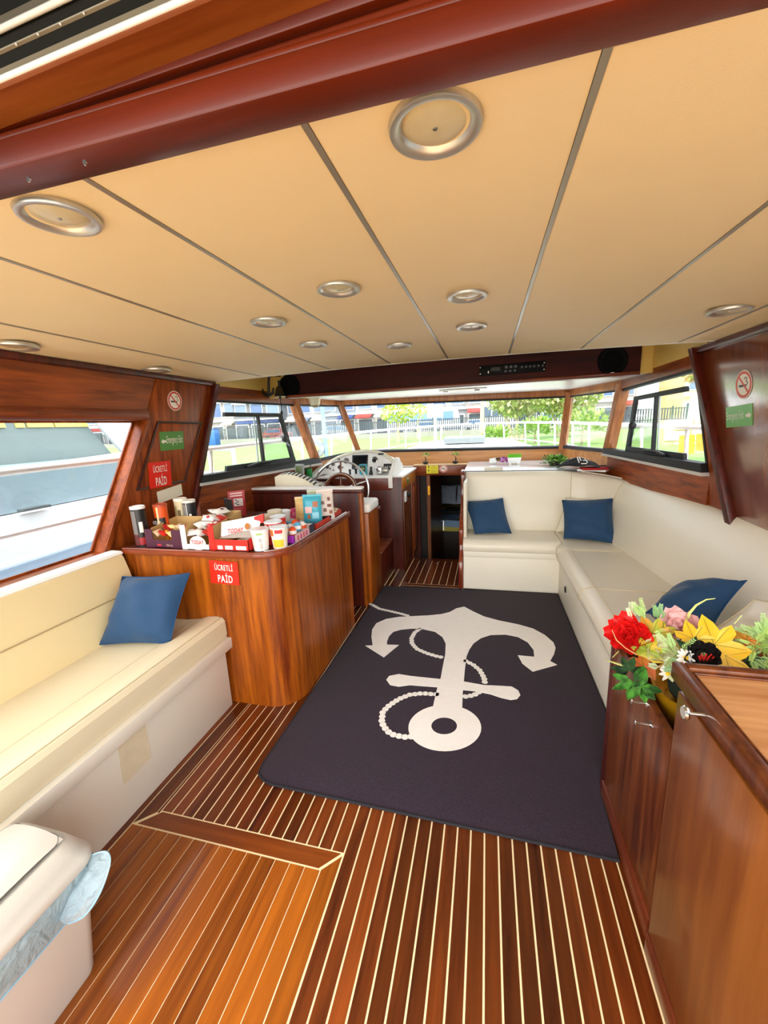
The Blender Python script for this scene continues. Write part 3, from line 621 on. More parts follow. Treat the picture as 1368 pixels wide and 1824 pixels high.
for gx, gy, gr in ((616.7, 821, 0.034), (667.5, 819, 0.036), (585, 831.8, 0.022), (594, 827, 0.022), (606, 832, 0.024), (631, 833, 0.022), (604, 819, 0.014), (590, 834.5, 0.010), (596, 837, 0.010), (612, 832.5, 0.010)):
    p = dp(gx, gy); g = part('gauge', MB().lathe([(gr, -0.01), (gr, 0.008), (gr * 0.85, 0.012)], p, 18, AXD), CHROME, hc, smooth=40)
    part('gauge_face', MB().lathe([(gr * 0.85, 0.009), (gr * 0.83, 0.0125)], p, 18, AXD), mat('17181a', 0.3), g)
    if gr > 0.03:
        for k in range(8):
            a = 2 * PI * k / 8; part('gauge_mark', MB().ball(p + V((math.cos(a) * gr * 0.62, -0.014, math.sin(a) * gr * 0.62)), gr * 0.1, nu=6, nv=4), WHITE, g)
for gx, gy in ((623.5, 843), (634, 841.5), (640, 839), (645, 842), (652, 843)):
    p = onz(gx, gy, 1.02); part('switch_lever', MB().lathe([(0.012, -0.02), (0.010, 0.02), (0.016, 0.035), (0.006, 0.045)], (p.x, p.y, 1.02), 10), BLACK, hc, smooth=40)
p = ony(647, 834, 4.10); ck = thing('desk_clock', 'small turquoise digital clock on the helm dashboard', 'clock', (p.x, 4.10, 1.006))
part('clock_case', B(p.x - 0.045, p.x + 0.045, 4.085, 4.115, 1.006, p.z + 0.045), mat('3fa6b4', 0.4), ck, bevel=0.014)
part('clock_face', B(p.x - 0.031, p.x + 0.031, 4.082, 4.086, p.z - 0.034, p.z + 0.030), mat('22302a', 0.3), ck)
part('clock_digits', text_mb('36', (p.x - 0.016, 4.0815, p.z - 0.014), (1, 0, 0), (0, 0, 1), 0.034, 0.028), mat('c8d67a', 0.5), ck)
p = ony(677, 836, 4.10); th = thing('throttle_lever', 'chrome throttle control with a black lever on the helm dashboard', 'throttle', (p.x, 4.10, 1.006))
part('housing', B(p.x - 0.035, p.x + 0.03, 4.06, 4.14, 1.006, p.z + 0.035), CHROME, th, bevel=0.018, seg=3)
part('lever', MB().tube([(p.x + 0.02, 4.09, p.z), tuple(ony(681, 812, 4.13))], 0.006, 8), CHROME, th, smooth=60)
q2 = ony(679, 809, 4.13); part('grip', B(q2.x - 0.032, q2.x + 0.025, 4.115, 4.145, q2.z - 0.008, q2.z + 0.012), BLACK, th, bevel=0.005)
part('housing', MB().lathe([(0.03, -0.03), (0.034, 0), (0.03, 0.03)], (p.x + 0.055, 4.10, p.z - 0.01), 14, (1, 0, 0)), STEEL, th, smooth=50)
part('joystick', MB().tube([(p.x - 0.10, 4.09, 1.006), (p.x - 0.095, 4.09, p.z + 0.02)], [0.024, 0.008], 10), BLACK, th, smooth=60)
part('joystick_knob', MB().ball((p.x - 0.095, 4.09, p.z + 0.02), 0.014), BLACK, th, smooth=60)
sw = part('switch_panel', dashrect(684, 826, 699, 836, -0.005, 0.008), BLACK, hc)
for k in range(3): part('switch', dashrect(686.5 + k * 4, 829.5, 688.5 + k * 4, 833, 0.008, 0.012), mat('b8b8b4', 0.4), sw)
# steering wheel
wc = V((-1.415, 3.74, 0.896)); wn = V((0, -1, 0.18)).normalized(); wu = V((1, 0, 0)); wv_ = wn.cross(wu) * -1
if wv_.z < 0: wv_ = -wv_
def ringp(r, n=40, off=0.0): return [wc + wu * r * math.cos(2 * PI * i / n) + wv_ * r * math.sin(2 * PI * i / n) + wn * off for i in range(n)]
sw_ = thing('steering_wheel', 'ship steering wheel with chrome outer ring and wooden inner ring', 'steering wheel', wc)
part('outer_ring', MB().tube(ringp(0.292), 0.0115, 10, True), CHROME, sw_, smooth=60)
WHW = wood('4a190c', '7c3418', 'x', 40, 0.2, 0.6)
part('inner_ring', MB().tube(ringp(0.158), 0.024, 10, True), WHW, sw_, smooth=60)
part('ring_inlay', MB().tube(ringp(0.166, 40, 0.022), 0.004, 6, True), mat('d8cdb0', 0.4), sw_, smooth=60)
part('hub', MB().lathe([(0.05, -0.04), (0.055, 0.0), (0.045, 0.03), (0.015, 0.04)], wc, 18, wn), BRASS, sw_, smooth=40)
for k in range(5):
    a = PI / 2 + 2 * PI * k / 5; d = wu * math.cos(a) + wv_ * math.sin(a)
    prof = [(0.03, 0.009), (0.06, 0.014), (0.09, 0.009), (0.12, 0.012), (0.16, 0.014), (0.19, 0.009), (0.22, 0.013), (0.25, 0.009), (0.288, 0.008)]
    part('spoke', MB().tube([wc + d * r for r, _ in prof], [q for _, q in prof], 10), WHW if k in (0, 2, 3) else CHROME, sw_, smooth=60)
part('column', MB().tube([wc - wn * 0.02, wc - wn * 0.24], 0.028, 12), BLACK, sw_, smooth=60)

# ---- corner sofa
sofa = thing('corner_sofa', 'large cream leather corner sofa wrapping the starboard side', 'sofa', (0.7, 3.0, 0.0))
part('base_forward', B(-0.195, 1.0, 3.545, 3.98, 0.0, 0.37), CREAMW, sofa, bevel=0.004)
part('base_side', B(0.62, 1.18, 1.56, 3.60, 0.0, 0.37), CREAMW, sofa, bevel=0.004)
part('lip_forward', B(-0.195, 0.64, 3.515, 3.60, 0.315, 0.375), CREAMW, sofa, bevel=0.012)
part('lip_side', B(0.592, 0.70, 1.56, 3.56, 0.315, 0.375), CREAMW, sofa, bevel=0.012)
part('seat_forward', MB().polyx([(3.50, 0.375), (3.485, 0.40), (3.485, 0.435), (3.51, 0.468), (3.56, 0.478), (3.96, 0.468), (3.96, 0.375)], -0.195, 0.62), CREAM, sofa, smooth=45)
pr = [(0.585, 0.375), (0.565, 0.40), (0.565, 0.44), (0.585, 0.47), (0.635, 0.484), (0.66, 0.478), (1.16, 0.472), (1.16, 0.375)]
part('seat_side', MB().polyy(pr, 1.565, 2.52), CREAM, sofa, smooth=45)
part('seat_side', MB().polyy(pr, 2.53, 3.30), CREAM, sofa, smooth=45)
cor = [(0.55, 3.31), (0.565, 3.30), (1.16, 3.30), (1.16, 3.96), (0.62, 3.96), (0.62, 3.49), (0.585, 3.47), (0.563, 3.42)]
part('seat_corner', MB().polyz([(0.565, 3.31), (1.16, 3.31), (1.16, 3.96), (0.625, 3.96), (0.625, 3.50), (0.59, 3.47), (0.565, 3.42)], 0.375, 0.474), CREAM, sofa, bevel=0.022, seg=3)
for y in (2.525, 3.305): part('seat_piping', MB().tube([(x, y, z) for x, z in pr[1:7]], 0.005, 6), PIPING, sofa, smooth=60)
part('front_piping', MB().tube([(0.655, 1.57, 0.483), (0.655, 3.30, 0.483)], 0.0022, 5), PIPING, sofa)
# backrest swept round the corner
path = [(-0.195, 3.955), (0.30, 3.955), (0.70, 3.955)] + arc(0.72, 3.675, 0.28, PI / 2, 0.14, 10)[1:] + [(1.045, 3.4), (1.09, 3.0), (1.13, 2.6), (1.15, 2.0), (1.15, 1.56)]
def pn(i):
    a = V(path[max(0, i - 1)] + (0,)); b = V(path[min(len(path) - 1, i + 1)] + (0,)); d = (b - a).normalized(); return V((-d.y, d.x, 0))
def ztop(i): t = min(1, max(0, (i - 2) / 10)); return 1.022 * (1 - t) + 0.945 * t
def backpt(i, v):
    t = min(1, max(0, (i - 2) / 10)); lean = 0.05 + 0.11 * t; zt = ztop(i); P = V(path[i] + (0,)); n = pn(i)
    prof = [(-0.012, 0.44), (-0.020, 0.50), (0.1 * lean, 0.60), (0.45 * lean, 0.75), (0.85 * lean, zt - 0.05), (lean, zt - 0.02), (lean + 0.02, zt), (lean + 0.05, zt + 0.003), (lean + 0.07, zt - 0.01), (0.10, 0.44)]
    o_, z = prof[v]; return P + n * o_ + V((0, 0, z))
def backseg(i0, i1):
    mb = MB(); m_ = i1 - i0
    vs = [backpt(i0 + i, v) for v in range(10) for i in range(m_ + 1)]; w = m_ + 1
    mb.add(vs, [(j * w + i, j * w + i + 1, (j + 1) * w + i + 1, (j + 1) * w + i) for j in range(9) for i in range(m_)])
    for i in (i0, i1): mb.add([backpt(i, v) for v in range(10)], [tuple(range(10))])
    return mb
part('backrest', backseg(0, 3), CREAM, sofa, smooth=60)
part('backrest', backseg(3, 11), CREAM, sofa, smooth=60)
part('backrest', backseg(11, len(path) - 1), CREAM, sofa, smooth=60)
for i in (3, 11): part('backrest_piping', MB().tube([backpt(i, v) for v in range(1, 9)], 0.004, 6), PIPING, sofa, smooth=60)
part('top_piping', MB().tube([backpt(i, 8) + V((0, 0, 0.012)) for i in range(2, len(path))], 0.008, 6), CREAMW, sofa, smooth=60)
part('inner_side', B(-0.198, -0.17, 3.60, 3.97, 0.40, 0.98), CREAM, sofa, bevel=0.008)
pv = onx(1007, 1050, 0.618); part('black_vent', MB().lathe([(0.026, -0.002), (0.026, 0.006), (0.02, 0.008)], (0.62, pv.y, pv.z), 16, (-1, 0, 0)), BLACK, sofa)
ep = [(4.08, 0.0), (4.08, 1.05), (3.95, 1.05), (3.905, 1.03), (3.895, 0.98), (3.91, 0.90), (3.90, 0.80), (3.86, 0.74), (3.80, 0.70), (3.72, 0.66), (3.64, 0.60), (3.60, 0.54), (3.595, 0.46), (3.62, 0.40), (3.60, 0.33), (3.55, 0.27), (3.53, 0.20), (3.53, 0.0)]
part('end_panel', MB().polyx(ep, -0.238, -0.199), wood('5a2012', '8c3e22', 'z', 30, 0.2, 0.6), sofa, bevel=0.006, label='scalloped mahogany end panel')
# shelf behind the sofa
sh = thing('console_shelf', 'white laminate shelf top between the corner sofa and the windscreen', 'shelf', (0.4, 4.4, 0.98))
shxy = [(-0.215, 4.075), (0.80, 4.075), (0.96, 4.03), (1.04, 3.97), (1.09, 4.05), (1.08, 4.2), (0.85, 5.06), (-0.215, 5.06)]
part('shelf_top', MB().polyz(shxy, 1.012, 1.034), mat('eef0f2', 0.18, coat=0.4), sh, bevel=0.004)
part('shelf_edge', B(-0.215, 0.86, 4.068, 4.076, 1.005, 1.030), mat('3a3c40', 0.4), sh)
cushion('blue cushion tilted against the wooden end panel of the sofa', [tuple(onz(846, 951, 0.485)), tuple(onz(911, 950, 0.485)), tuple(ony(895.5, 887.5, 3.90)), tuple(ony(827, 893, 3.90))], 0.14, seed=5)
cushion('blue cushion standing in the rounded corner of the sofa', [tuple(onz(1004, 959, 0.485)), tuple(onz(1096, 968, 0.485)), tuple(ony(1091, 888, 3.72)), tuple(ony(1001, 891, 3.76))], 0.15, seed=8)
cushion('cream cushion hidden behind the blue one in the sofa corner', [(0.62, 3.82, 0.49), (0.98, 3.78, 0.49), tuple(ony(1078, 889, 3.86)), tuple(ony(1008, 886, 3.88))], 0.12, CREAM, 'cream_cushion', 'cream scatter cushions', 9)
cushion('blue cushion lying tilted on the sofa seat behind the flowers', [tuple(onz(1150, 1092, 0.53)), tuple(onz(1268, 1118, 0.53)), tuple(onx(1330, 1034, 1.08)), tuple(onx(1200, 1046, 0.98))], 0.17, seed=12)
cushion('cream wrinkled cushion at the near end of the sofa, right edge', [tuple(onz(1262, 1128, 0.55)), tuple(onz(1420, 1170, 0.55)), tuple(onx(1440, 1075, 1.10)), tuple(onx(1345, 1068, 1.06))], 0.16, CREAM, 'cream_cushion', 'cream scatter cushions', 13)

# ---- starboard cabinets
lc = thing('low_cabinet', 'low mahogany cabinet with an open recessed top holding the flowers', 'cabinet', (0.8, 1.3, 0.0))
part('front_panel', B(0.470, 0.492, 1.03, 1.505, 0.075, 0.672), CABW, lc, bevel=0.003)
part('side_panel', B(0.475, 1.2, 1.505, 1.535, 0.0, 0.70), CABW, lc, bevel=0.003)
part('corner_stile', B(0.466, 0.486, 1.495, 1.54, 0.0, 0.705), DARKW, lc, bevel=0.004)
part('inner_shelf', B(0.492, 1.2, 1.03, 1.505, 0.50, 0.52), DARKW, lc)
part('plinth', B(0.462, 0.485, 1.03, 1.505, 0.0, 0.075), wood('5a2412', '8a4424', 'y', 30), lc, bevel=0.003)
part('inner_back', B(1.15, 1.17, 1.03, 1.505, 0.0, 0.70), DARKW, lc)
for px, py in ((1143, 1252), (1150, 1290)):
    p = onx(px, py, 0.455); kb = part('turn_knob', MB().tube([(0.47, p.y, p.z), (0.43, p.y, p.z)], 0.0035, 8), CHROME, lc, smooth=60)
    part('knob_plate', MB().lathe([(0.010, 0), (0.010, 0.003)], (0.47, p.y, p.z), 12, (-1, 0, 0)), CHROME, kb)
    part('knob_wing', MB().ball((0.428, p.y, p.z), 0.003, 0.006, 0.011, 8, 6), CHROME, kb, smooth=60)
tc_ = thing('side_cabinet', 'tall mahogany cabinet with inlaid top in the right foreground', 'cabinet', (0.8, 0.7, 0.0))
part('carcass', B(0.468, 1.22, 0.25, 1.005, 0.0, 0.868), wood('5a280e', '9c5820', 'z', 26, 0.3, 0.4), tc_, bevel=0.003)
dd = part('cabinet_door', B(0.455, 0.470, 0.30, 0.998, 0.075, 0.845), wood('632c10', 'a06028', 'z', 24, 0.28, 0.45, patch=0.55), tc_, bevel=0.003)
part('plinth', B(0.450, 0.47, 0.25, 1.0, 0.0, 0.07), wood('5a2412', '8a4424', 'y', 30), tc_, bevel=0.003)
p = onx(1222, 1270, 0.41)
kb = part('knob', MB().lathe([(0.014, 0.0), (0.016, 0.004), (0.012, 0.008)], (0.412, p.y, p.z), 16, (-1, 0, 0)), CHROME, dd, smooth=40)
part('knob_stem', MB().tube([(0.456, p.y, p.z), (0.412, p.y, p.z)], 0.004, 8), CHROME, tc_, smooth=60)
TOPW = wood('9a5a30', 'd09a64', 'x', 22, 0.22, 0.6)
part('top_board', B(0.462, 1.23, 0.25, 1.018, 0.868, 0.893), TOPW, tc_)
part('top_edge', B(0.448, 0.474, 0.24, 1.030, 0.862, 0.905), CABW, tc_, bevel=0.005)
part('top_edge', B(0.474, 1.23, 1.004, 1.030, 0.862, 0.905), CABW, tc_, bevel=0.005)
part('top_inlay', B(0.476, 0.480, 0.25, 1.0, 0.893, 0.8945), mat('e8d6b0', 0.4), tc_)
part('top_bead', MB().tube([(0.482, 0.25, 0.894), (0.482, 0.996, 0.894), (1.2, 0.996, 0.894)], 0.004, 6), CABW, tc_, smooth=60)
# ================================================================== SMALL THINGS
# ---- ceiling downlights
LENSM = mat('cfc3a0', 0.3, coat=0.3, vary=0.12, vscale=30)
RINGM = mat('cac6be', 0.36, 0.75)
def downlight(label, p):
    o = thing('downlight', label, 'ceiling light', p, 'recessed ceiling downlights')
    return o
dl_spots = [((775, 220), 'largest round downlight, nearest the camera beside the middle seam'), ((105, 383), 'round downlight at the far left under the aft header, paint chipped on its rim'), ((603, 513), 'round downlight left of the middle seam, nearest of its pair'), ((478, 572), 'round downlight in the second panel from the middle, nearer one'), ((558, 612), 'round downlight in the second panel from the middle, farther one'), ((711, 614), 'round downlight nearest the forward beam in the panel left of the middle seam'), ((832, 525), 'round downlight right of the middle seam, nearer of the pair there'), ((840, 580), 'round downlight right of the middle seam, farther of the pair there'), ((1300, 551), 'round downlight at the far right above the starboard wall'), ((278, 658), 'small-looking round downlight above the no smoking sticker on the left wall'), ((27, 615), 'round downlight at the left edge above the left window')]
first = None
for (px, py), lab in dl_spots:
    p = onceil(px, py); p.z = zc(p.x)
    if first is None:
        first = downlight(lab, p)
        part('ring', MB().lathe([(0.076, 0.004), (0.080, -0.004), (0.077, -0.011), (0.068, -0.012), (0.060, -0.006), (0.055, 0.004)], p, 40, caps=False), RINGM, first, smooth=50)
        part('lens', MB().lathe([(0.056, 0.001), (0.050, -0.003), (0.030, -0.006), (0.006, -0.007)], p, 32), LENSM, first, smooth=60)
        part('lens_screw', MB().lathe([(0.004, -0.009), (0.004, -0.006)], p, 8), STEEL, first)
        fp0 = p
    else: dup(first, p - fp0, lab)

# ---- stickers and signs
RED = mat('e0210f', 0.35); SIGNW = mat('f4eee4', 0.45); SIGNG = mat('4f8a3c', 0.45); SIGNK = mat('1c1a18', 0.5)
def sticker(name, label, cat, c, u, v, w, h, m, t=0.002, group=None, tilt=0.0):
    u = V(u).normalized(); v = V(v).normalized(); n = u.cross(v).normalized()
    if tilt: u, v = u * math.cos(tilt) + v * math.sin(tilt), v * math.cos(tilt) - u * math.sin(tilt)
    c = V(c); o = thing(name, label, cat, c - v * h / 2, group)
    def rect(x0, x1, y0, y1, d0, d1): return MB().hexa([c + u * x + v * y + n * d for d in (d0, d1) for x, y in ((x0, y0), (x1, y0), (x1, y1), (x0, y1))])
    part('plate', rect(-w / 2, w / 2, -h / 2, h / 2, 0.0, t), m, o)
    def txt(s, x, y, tw, th_, mm, nm='lettering', bold=0.012): part(nm, text_mb(s, c + u * x + v * y + n * (t + 0.0003), u, v, tw, th_, bold=bold), mm, o)
    return o, rect, txt, (c, u, v, n)
def nosmoke(label, c, u, v, r):
    u = V(u).normalized(); v = V(v).normalized(); n = u.cross(v).normalized(); c = V(c)
    o = thing('no_smoking_sticker', label, 'sticker', c - v * r, 'no smoking stickers')
    def disc(r0, r1, d):
        m = 36; mb = MB(); pts = [c + (u * math.cos(2 * PI * i / m) + v * math.sin(2 * PI * i / m)) * rr + n * d for rr in (r0, r1) for i in range(m)]
        return mb.add(pts, [(i, (i + 1) % m, (i + 1) % m + m, i + m) for i in range(m)]) if r0 else mb.add(pts[m:], [tuple(range(m))])
    def rc(x0, x1, y0, y1, d, a=0.0):
        uu = u * math.cos(a) + v * math.sin(a); vv = v * math.cos(a) - u * math.sin(a)
        return MB().add([c + uu * x * r + vv * y * r + n * d for x, y in ((x0, y0), (x1, y0), (x1, y1), (x0, y1))], [(0, 1, 2, 3)])
    part('disc', disc(0, r, 0.0012), SIGNW, o)
    part('red_ring', disc(r * 0.74, r * 0.93, 0.0018), mat('d23a30', 0.4), o)
    part('cigarette', rc(-0.55, 0.30, -0.16, 0.0, 0.0016), SIGNK, o)
    part('smoke_curl', MB().tube([c + u * r * x + v * r * y + n * 0.0016 for x, y in ((0.35, -0.05), (0.5, 0.1), (0.3, 0.25), (0.45, 0.42), (0.25, 0.5), (0.1, 0.4))], 0.0022 * r / 0.05, 4), mat('8a8478', 0.5), o)
    part('red_slash', rc(-0.82, 0.82, -0.075, 0.075, 0.0021, -PI / 4), mat('d23a30', 0.4), o)
    return o
lu, lv = V((0, 1, 0)), V((0.103, 0, 1)).normalized()
def LW(px, py, d=0.013):
    z = 1.4
    for _ in range(8): p = onx(px, py, XL(z) + d); z = p.z
    return p
def RW(px, py, d=0.0066):
    z = 1.4
    for _ in range(8): p = onx(px, py, XR(z) - d); z = p.z
    return p
nosmoke('round no smoking sticker high on the left wall', LW(311, 714, 0.008), lu, lv, 0.062)
nosmoke('round no smoking sticker on the shiny right wall', RW(1325, 685), V((0, -1, 0)), V((-0.103, 0, 1)), 0.070)
nosmoke('round no smoking sticker on the lintel over the companionway', tuple(ony(790, 834.5, 4.797)), V((1, 0, 0)), V((0, 0, 1)), 0.048)
o, rect, txt, fr_ = sticker('exit_sticker', 'green Emergency Exit sticker on the left wall access panel', 'sticker', LW(306.5, 785, 0.0125), lu, lv, 0.205, 0.118, SIGNG, group='green exit stickers')
txt('Emergency Exit', -0.048, -0.030, 0.138, 0.062, SIGNW, bold=0.006)
c, u, v, n = fr_
def arrow(o, c, u, v, n, x, y, s, L, m): part('arrow', MB().add([c + u * (x + s * a * L) + v * (y + b * L) + n * 0.0025 for a, b in ((0, 0), (0.5, 0.42), (0.5, 0.18), (1.1, 0.18), (1.1, -0.18), (0.5, -0.18), (0.5, -0.42))], [tuple(range(7))]), m, o)
arrow(o, c, u, v, n, -0.095, -0.002, 1, 0.040, SIGNW)
o, rect, txt, fr_ = sticker('exit_sticker', 'green Emergency Exit sticker on the shiny right wall', 'sticker', RW(1316, 741), V((0, -1, 0)), V((-0.103, 0, 1)), 0.225, 0.108, mat('5fae4e', 0.3), group='green exit stickers', tilt=0.06)
txt('Emergency Exit', -0.104, -0.028, 0.150, 0.054, mat('e6f0de', 0.45), bold=0.006)
c, u, v, n = fr_; arrow(o, c, u, v, n, 0.105, -0.002, -1, 0.040, SIGNW)
o, rect, txt, fr_ = sticker('paid_sign', 'red ÜCRETLİ PAİD card stuck on the left wall above the snacks', 'sign', LW(285.5, 845, 0.018), lu, lv, 0.178, 0.160, RED, group='red price cards')
txt('ÜCRETLİ', -0.056, 0.016, 0.112, 0.052, SIGNW, bold=0.008); txt('PAİD', -0.042, -0.068, 0.089, 0.070, SIGNW, bold=0.012)
o, rect, txt, fr_ = sticker('paid_sign', 'red ÜCRETLİ PAİD card stuck on the front of the snack counter', 'sign', tuple(ony(399.5, 1020, 1.7235)), V((1, 0, 0)), V((0, 0, 1)), 0.172, 0.128, RED, group='red price cards', tilt=-0.035)
txt('ÜCRETLİ', -0.054, 0.012, 0.108, 0.042, SIGNW, bold=0.008); txt('PAİD', -0.040, -0.054, 0.088, 0.054, SIGNW, bold=0.012)
sticker('white_card', 'white card at the right frame edge on the shiny wall', 'label', RW(1381, 704), V((0, -1, 0)), V((-0.103, 0, 1)), 0.09, 0.115, mat('e8e4dc', 0.5))
sticker('blank_label', 'blank cream paper strip below the red card on the left wall', 'label', LW(303, 879, 0.010), lu, lv, 0.215, 0.078, mat('efe6cf', 0.7), tilt=0.10)
o, rect, txt, fr_ = sticker('warning_sign', 'small yellow warning sign with black pictograms on the lintel', 'sign', tuple(ony(770, 835.5, 4.797)), V((1, 0, 0)), V((0, 0, 1)), 0.142, 0.108, mat('f2e400', 0.45))
for x0, x1, y0, y1 in ((-0.050, -0.038, 0.018, 0.036), (-0.052, -0.034, -0.022, -0.010), (-0.046, -0.040, 0.0, 0.012), (-0.050, -0.044, -0.034, -0.024)): part('pictogram', rect(x0, x1, y0, y1, 0.002, 0.0026), SIGNK, o)
for y in (0.034, 0.014, -0.014, -0.036): part('text_line', rect(-0.018 if abs(y) < 0.03 or y < -0.03 else 0.006, 0.058 if abs(y) < 0.03 or y < -0.03 else 0.03, y - 0.004, y + 0.003, 0.002, 0.0024), mat('a89a14', 0.5), o)

# ---- things on the forward beam
def wallspeaker(label, c):
    o = thing('speaker', label, 'speaker', c, 'round black speakers on the forward beam')
    part('speaker_rim', MB().lathe([(0.100, 0.0), (0.102, 0.010), (0.096, 0.016), (0.090, 0.012)], c, 36, (0, -1, 0)), mat('070708', 0.7, spec=0.1), o, smooth=40)
    part('speaker_grille', MB().lathe([(0.092, 0.008), (0.06, 0.014), (0.02, 0.016)], c, 36, (0, -1, 0)), mat('050506', 0.8, bump=0.8, bscale=300, spec=0.1), o, smooth=60)
    part('maker_plate', B(c[0] - 0.012, c[0] + 0.012, c[1] - 0.021, c[1] - 0.017, c[2] - 0.088, c[2] - 0.082), STEEL, o)
a = ony(516, 689, 3.43); wallspeaker('round black speaker at the left end of the dark beam', (a.x, 3.43, a.z))
a = ony(1091, 643, 3.43); wallspeaker('round black speaker at the right end of the dark beam', (a.x, 3.43, a.z))
a = ony(911, 657, 3.43); ra = thing('radio', 'slim black rack radio set into the forward beam', 'radio', (a.x, 3.43, a.z - 0.035))
part('radio_face', B(a.x - 0.245, a.x + 0.245, 3.408, 3.432, a.z - 0.037, a.z + 0.037), mat('0a0a0b', 0.6, spec=0.15), ra, bevel=0.003)
part('radio_display', B(a.x - 0.155, a.x - 0.085, 3.406, 3.409, a.z - 0.010, a.z + 0.018), mat('1e262c', 0.15), ra)
part('card_slot', B(a.x - 0.178, a.x - 0.170, 3.406, 3.409, a.z - 0.024, a.z - 0.006), WHITE, ra)
for k in range(3):
    part('knob', MB().lathe([(0.014, 0), (0.012, 0.012)], (a.x - 0.04 + k * 0.034, 3.408, a.z + 0.012), 12, (0, -1, 0)), mat('2c2c30', 0.3), ra, smooth=40)
    part('knob', MB().lathe([(0.012, 0), (0.010, 0.012)], (a.x - 0.045 + k * 0.034, 3.408, a.z - 0.018), 12, (0, -1, 0)), mat('2c2c30', 0.3), ra, smooth=40)
for k in range(6): part('knob', MB().lathe([(0.011, 0), (0.009, 0.010)], (a.x + 0.075 + k * 0.03, 3.408, a.z + 0.004), 12, (0, -1, 0)), mat('2c2c30', 0.3), ra, smooth=40)
for s in (-1, 1):
    for t_ in (-1, 1): part('screw', MB().lathe([(0.005, 0), (0.004, 0.003)], (a.x + s * 0.236, 3.408, a.z + t_ * 0.024), 8, (0, -1, 0)), STEEL, ra)
a = ony(498, 697, 3.36); bl = thing('ship_bell', 'small dark brass ship bell with a pull cord at the left beam end', 'bell', (a.x, 3.36, a.z - 0.04))
DKB = mat('4a4028', 0.45, 0.7)
part('bell_body', MB().lathe([(0.056, -0.045), (0.050, -0.038), (0.038, -0.005), (0.032, 0.025), (0.018, 0.042), (0.006, 0.048)], a, 20), DKB, bl, smooth=50)
part('clapper', MB().ball(a + V((0, 0, -0.055)), 0.012), DKB, bl, smooth=60)
b2 = ony(502, 735, 3.36); part('pull_cord', MB().tube([a + V((0, 0, -0.06)), V((b2.x, 3.36, b2.z))], 0.0035, 6), mat('2a2622', 0.8), bl)
part('cord_knot', MB().ball((b2.x, 3.36, b2.z), 0.011, 0.011, 0.016), mat('1c1a18', 0.8), bl, smooth=60)
part('bracket', MB().tube([a + V((0, 0, 0.045)), a + V((0, 0.0, 0.085)), a + V((0.0, 0.07, 0.085))], 0.010, 6), mat('17130f', 0.5), bl, smooth=60)
a = ony(477, 690, 3.36); ank = thing('wall_anchor', 'small black anchor ornament hanging beside the ship bell', 'ornament', (a.x, 3.36, a.z - 0.08))
BLKI = mat('15110d', 0.5)
part('shank', MB().tube([a + V((0.02, 0, 0.09)), a + V((0.0, 0, -0.06))], 0.011, 8), BLKI, ank, smooth=60)
part('arms', MB().tube([a + V((-0.055, 0, -0.01)), a + V((-0.045, 0, -0.05)), a + V((0.0, 0, -0.075)), a + V((0.045, 0, -0.05)), a + V((0.055, 0, -0.005))], [0.006, 0.013, 0.015, 0.013, 0.006], 8), BLKI, ank, smooth=60)
part('hook', MB().tube([a + V((0.02, 0, 0.09)), a + V((0.06, 0.0, 0.10)), a + V((0.10, 0.06, 0.10))], 0.012, 8), BLKI, ank, smooth=60)
a = ony(561, 716, 4.1); dm = thing('dome_camera', 'small cream dome security camera under the white soffit', 'camera', (a.x, 4.1, a.z - 0.05))
part('camera_base', MB().lathe([(0.062, so(a.x) - a.z), (0.062, so(a.x) - a.z - 0.02), (0.055, 0.0), (0.045, -0.035)], a, 20), mat('ece2c4', 0.4), dm, smooth=40)
part('camera_dome', MB().lathe([(0.045, -0.035), (0.036, -0.052), (0.012, -0.06)], a, 20), mat('8c8468', 0.2), dm, smooth=60)

# ---- helm clutter
a = ony(534, 839, 3.56); gp = thing('gps_plotter', 'small grey handheld plotter with green screen by the left window', 'device', (a.x, 3.58, 0.965))
def tbox(c, w, h, t, m, tilt=0.25):
    mb = B(-w / 2, w / 2, -t / 2, t / 2, -h / 2, h / 2); mb.xf(Matrix.Translation(c) @ Matrix.Rotation(-tilt, 4, 'X')); return mb
part('case', tbox(V((a.x, 3.56, a.z)), 0.092, 0.135, 0.03, None, 0.2), mat('9a9c9c', 0.4), gp, bevel=0.01)
part('screen', tbox(V((a.x, 3.545, a.z + 0.015)), 0.064, 0.074, 0.010, None, 0.2), mat('5a6a3a', 0.25), gp)
for k in range(3): part('button', MB().ball((a.x - 0.022 + k * 0.022, 3.532, a.z - 0.045), 0.008, 0.005, 0.006), BLACK, gp)
part('mount', MB().tube([(a.x, 3.58, a.z - 0.05), (a.x - 0.005, 3.59, 0.966)], [0.016, 0.03], 10), mat('222324', 0.5), gp, smooth=60)
part('cable', MB().tube([(a.x - 0.03, 3.58, a.z - 0.05), (a.x - 0.07, 3.57, 1.0), (a.x - 0.09, 3.55, 1.0), (a.x - 0.08, 3.53, 0.975)], 0.008, 6), BLACK, gp, smooth=60)
part('socket', B(a.x - 0.13, a.x - 0.085, 3.56, 3.61, 0.966, 1.02), mat('c8c8c4', 0.5), gp, bevel=0.006)
a = ony(550, 838, 3.92); pc = thing('pen_cup', 'green cup of pens beside the plotter', 'cup', (a.x, 3.92, 0.966))
part('cup', MB().lathe([(0.032, 0.0), (0.036, a.z + 0.02 - 0.966)], (a.x, 3.92, 0.966), 14), mat('1f9a4a', 0.4), pc, smooth=40)
for k in range(3): part('pen', MB().tube([(a.x - 0.01 + k * 0.01, 3.92, a.z), (a.x - 0.03 + k * 0.03, 3.92, a.z + 0.065)], 0.004, 6), [BLACK, mat('2c3a30', 0.4), mat('1a4a2a', 0.4)][k], pc)
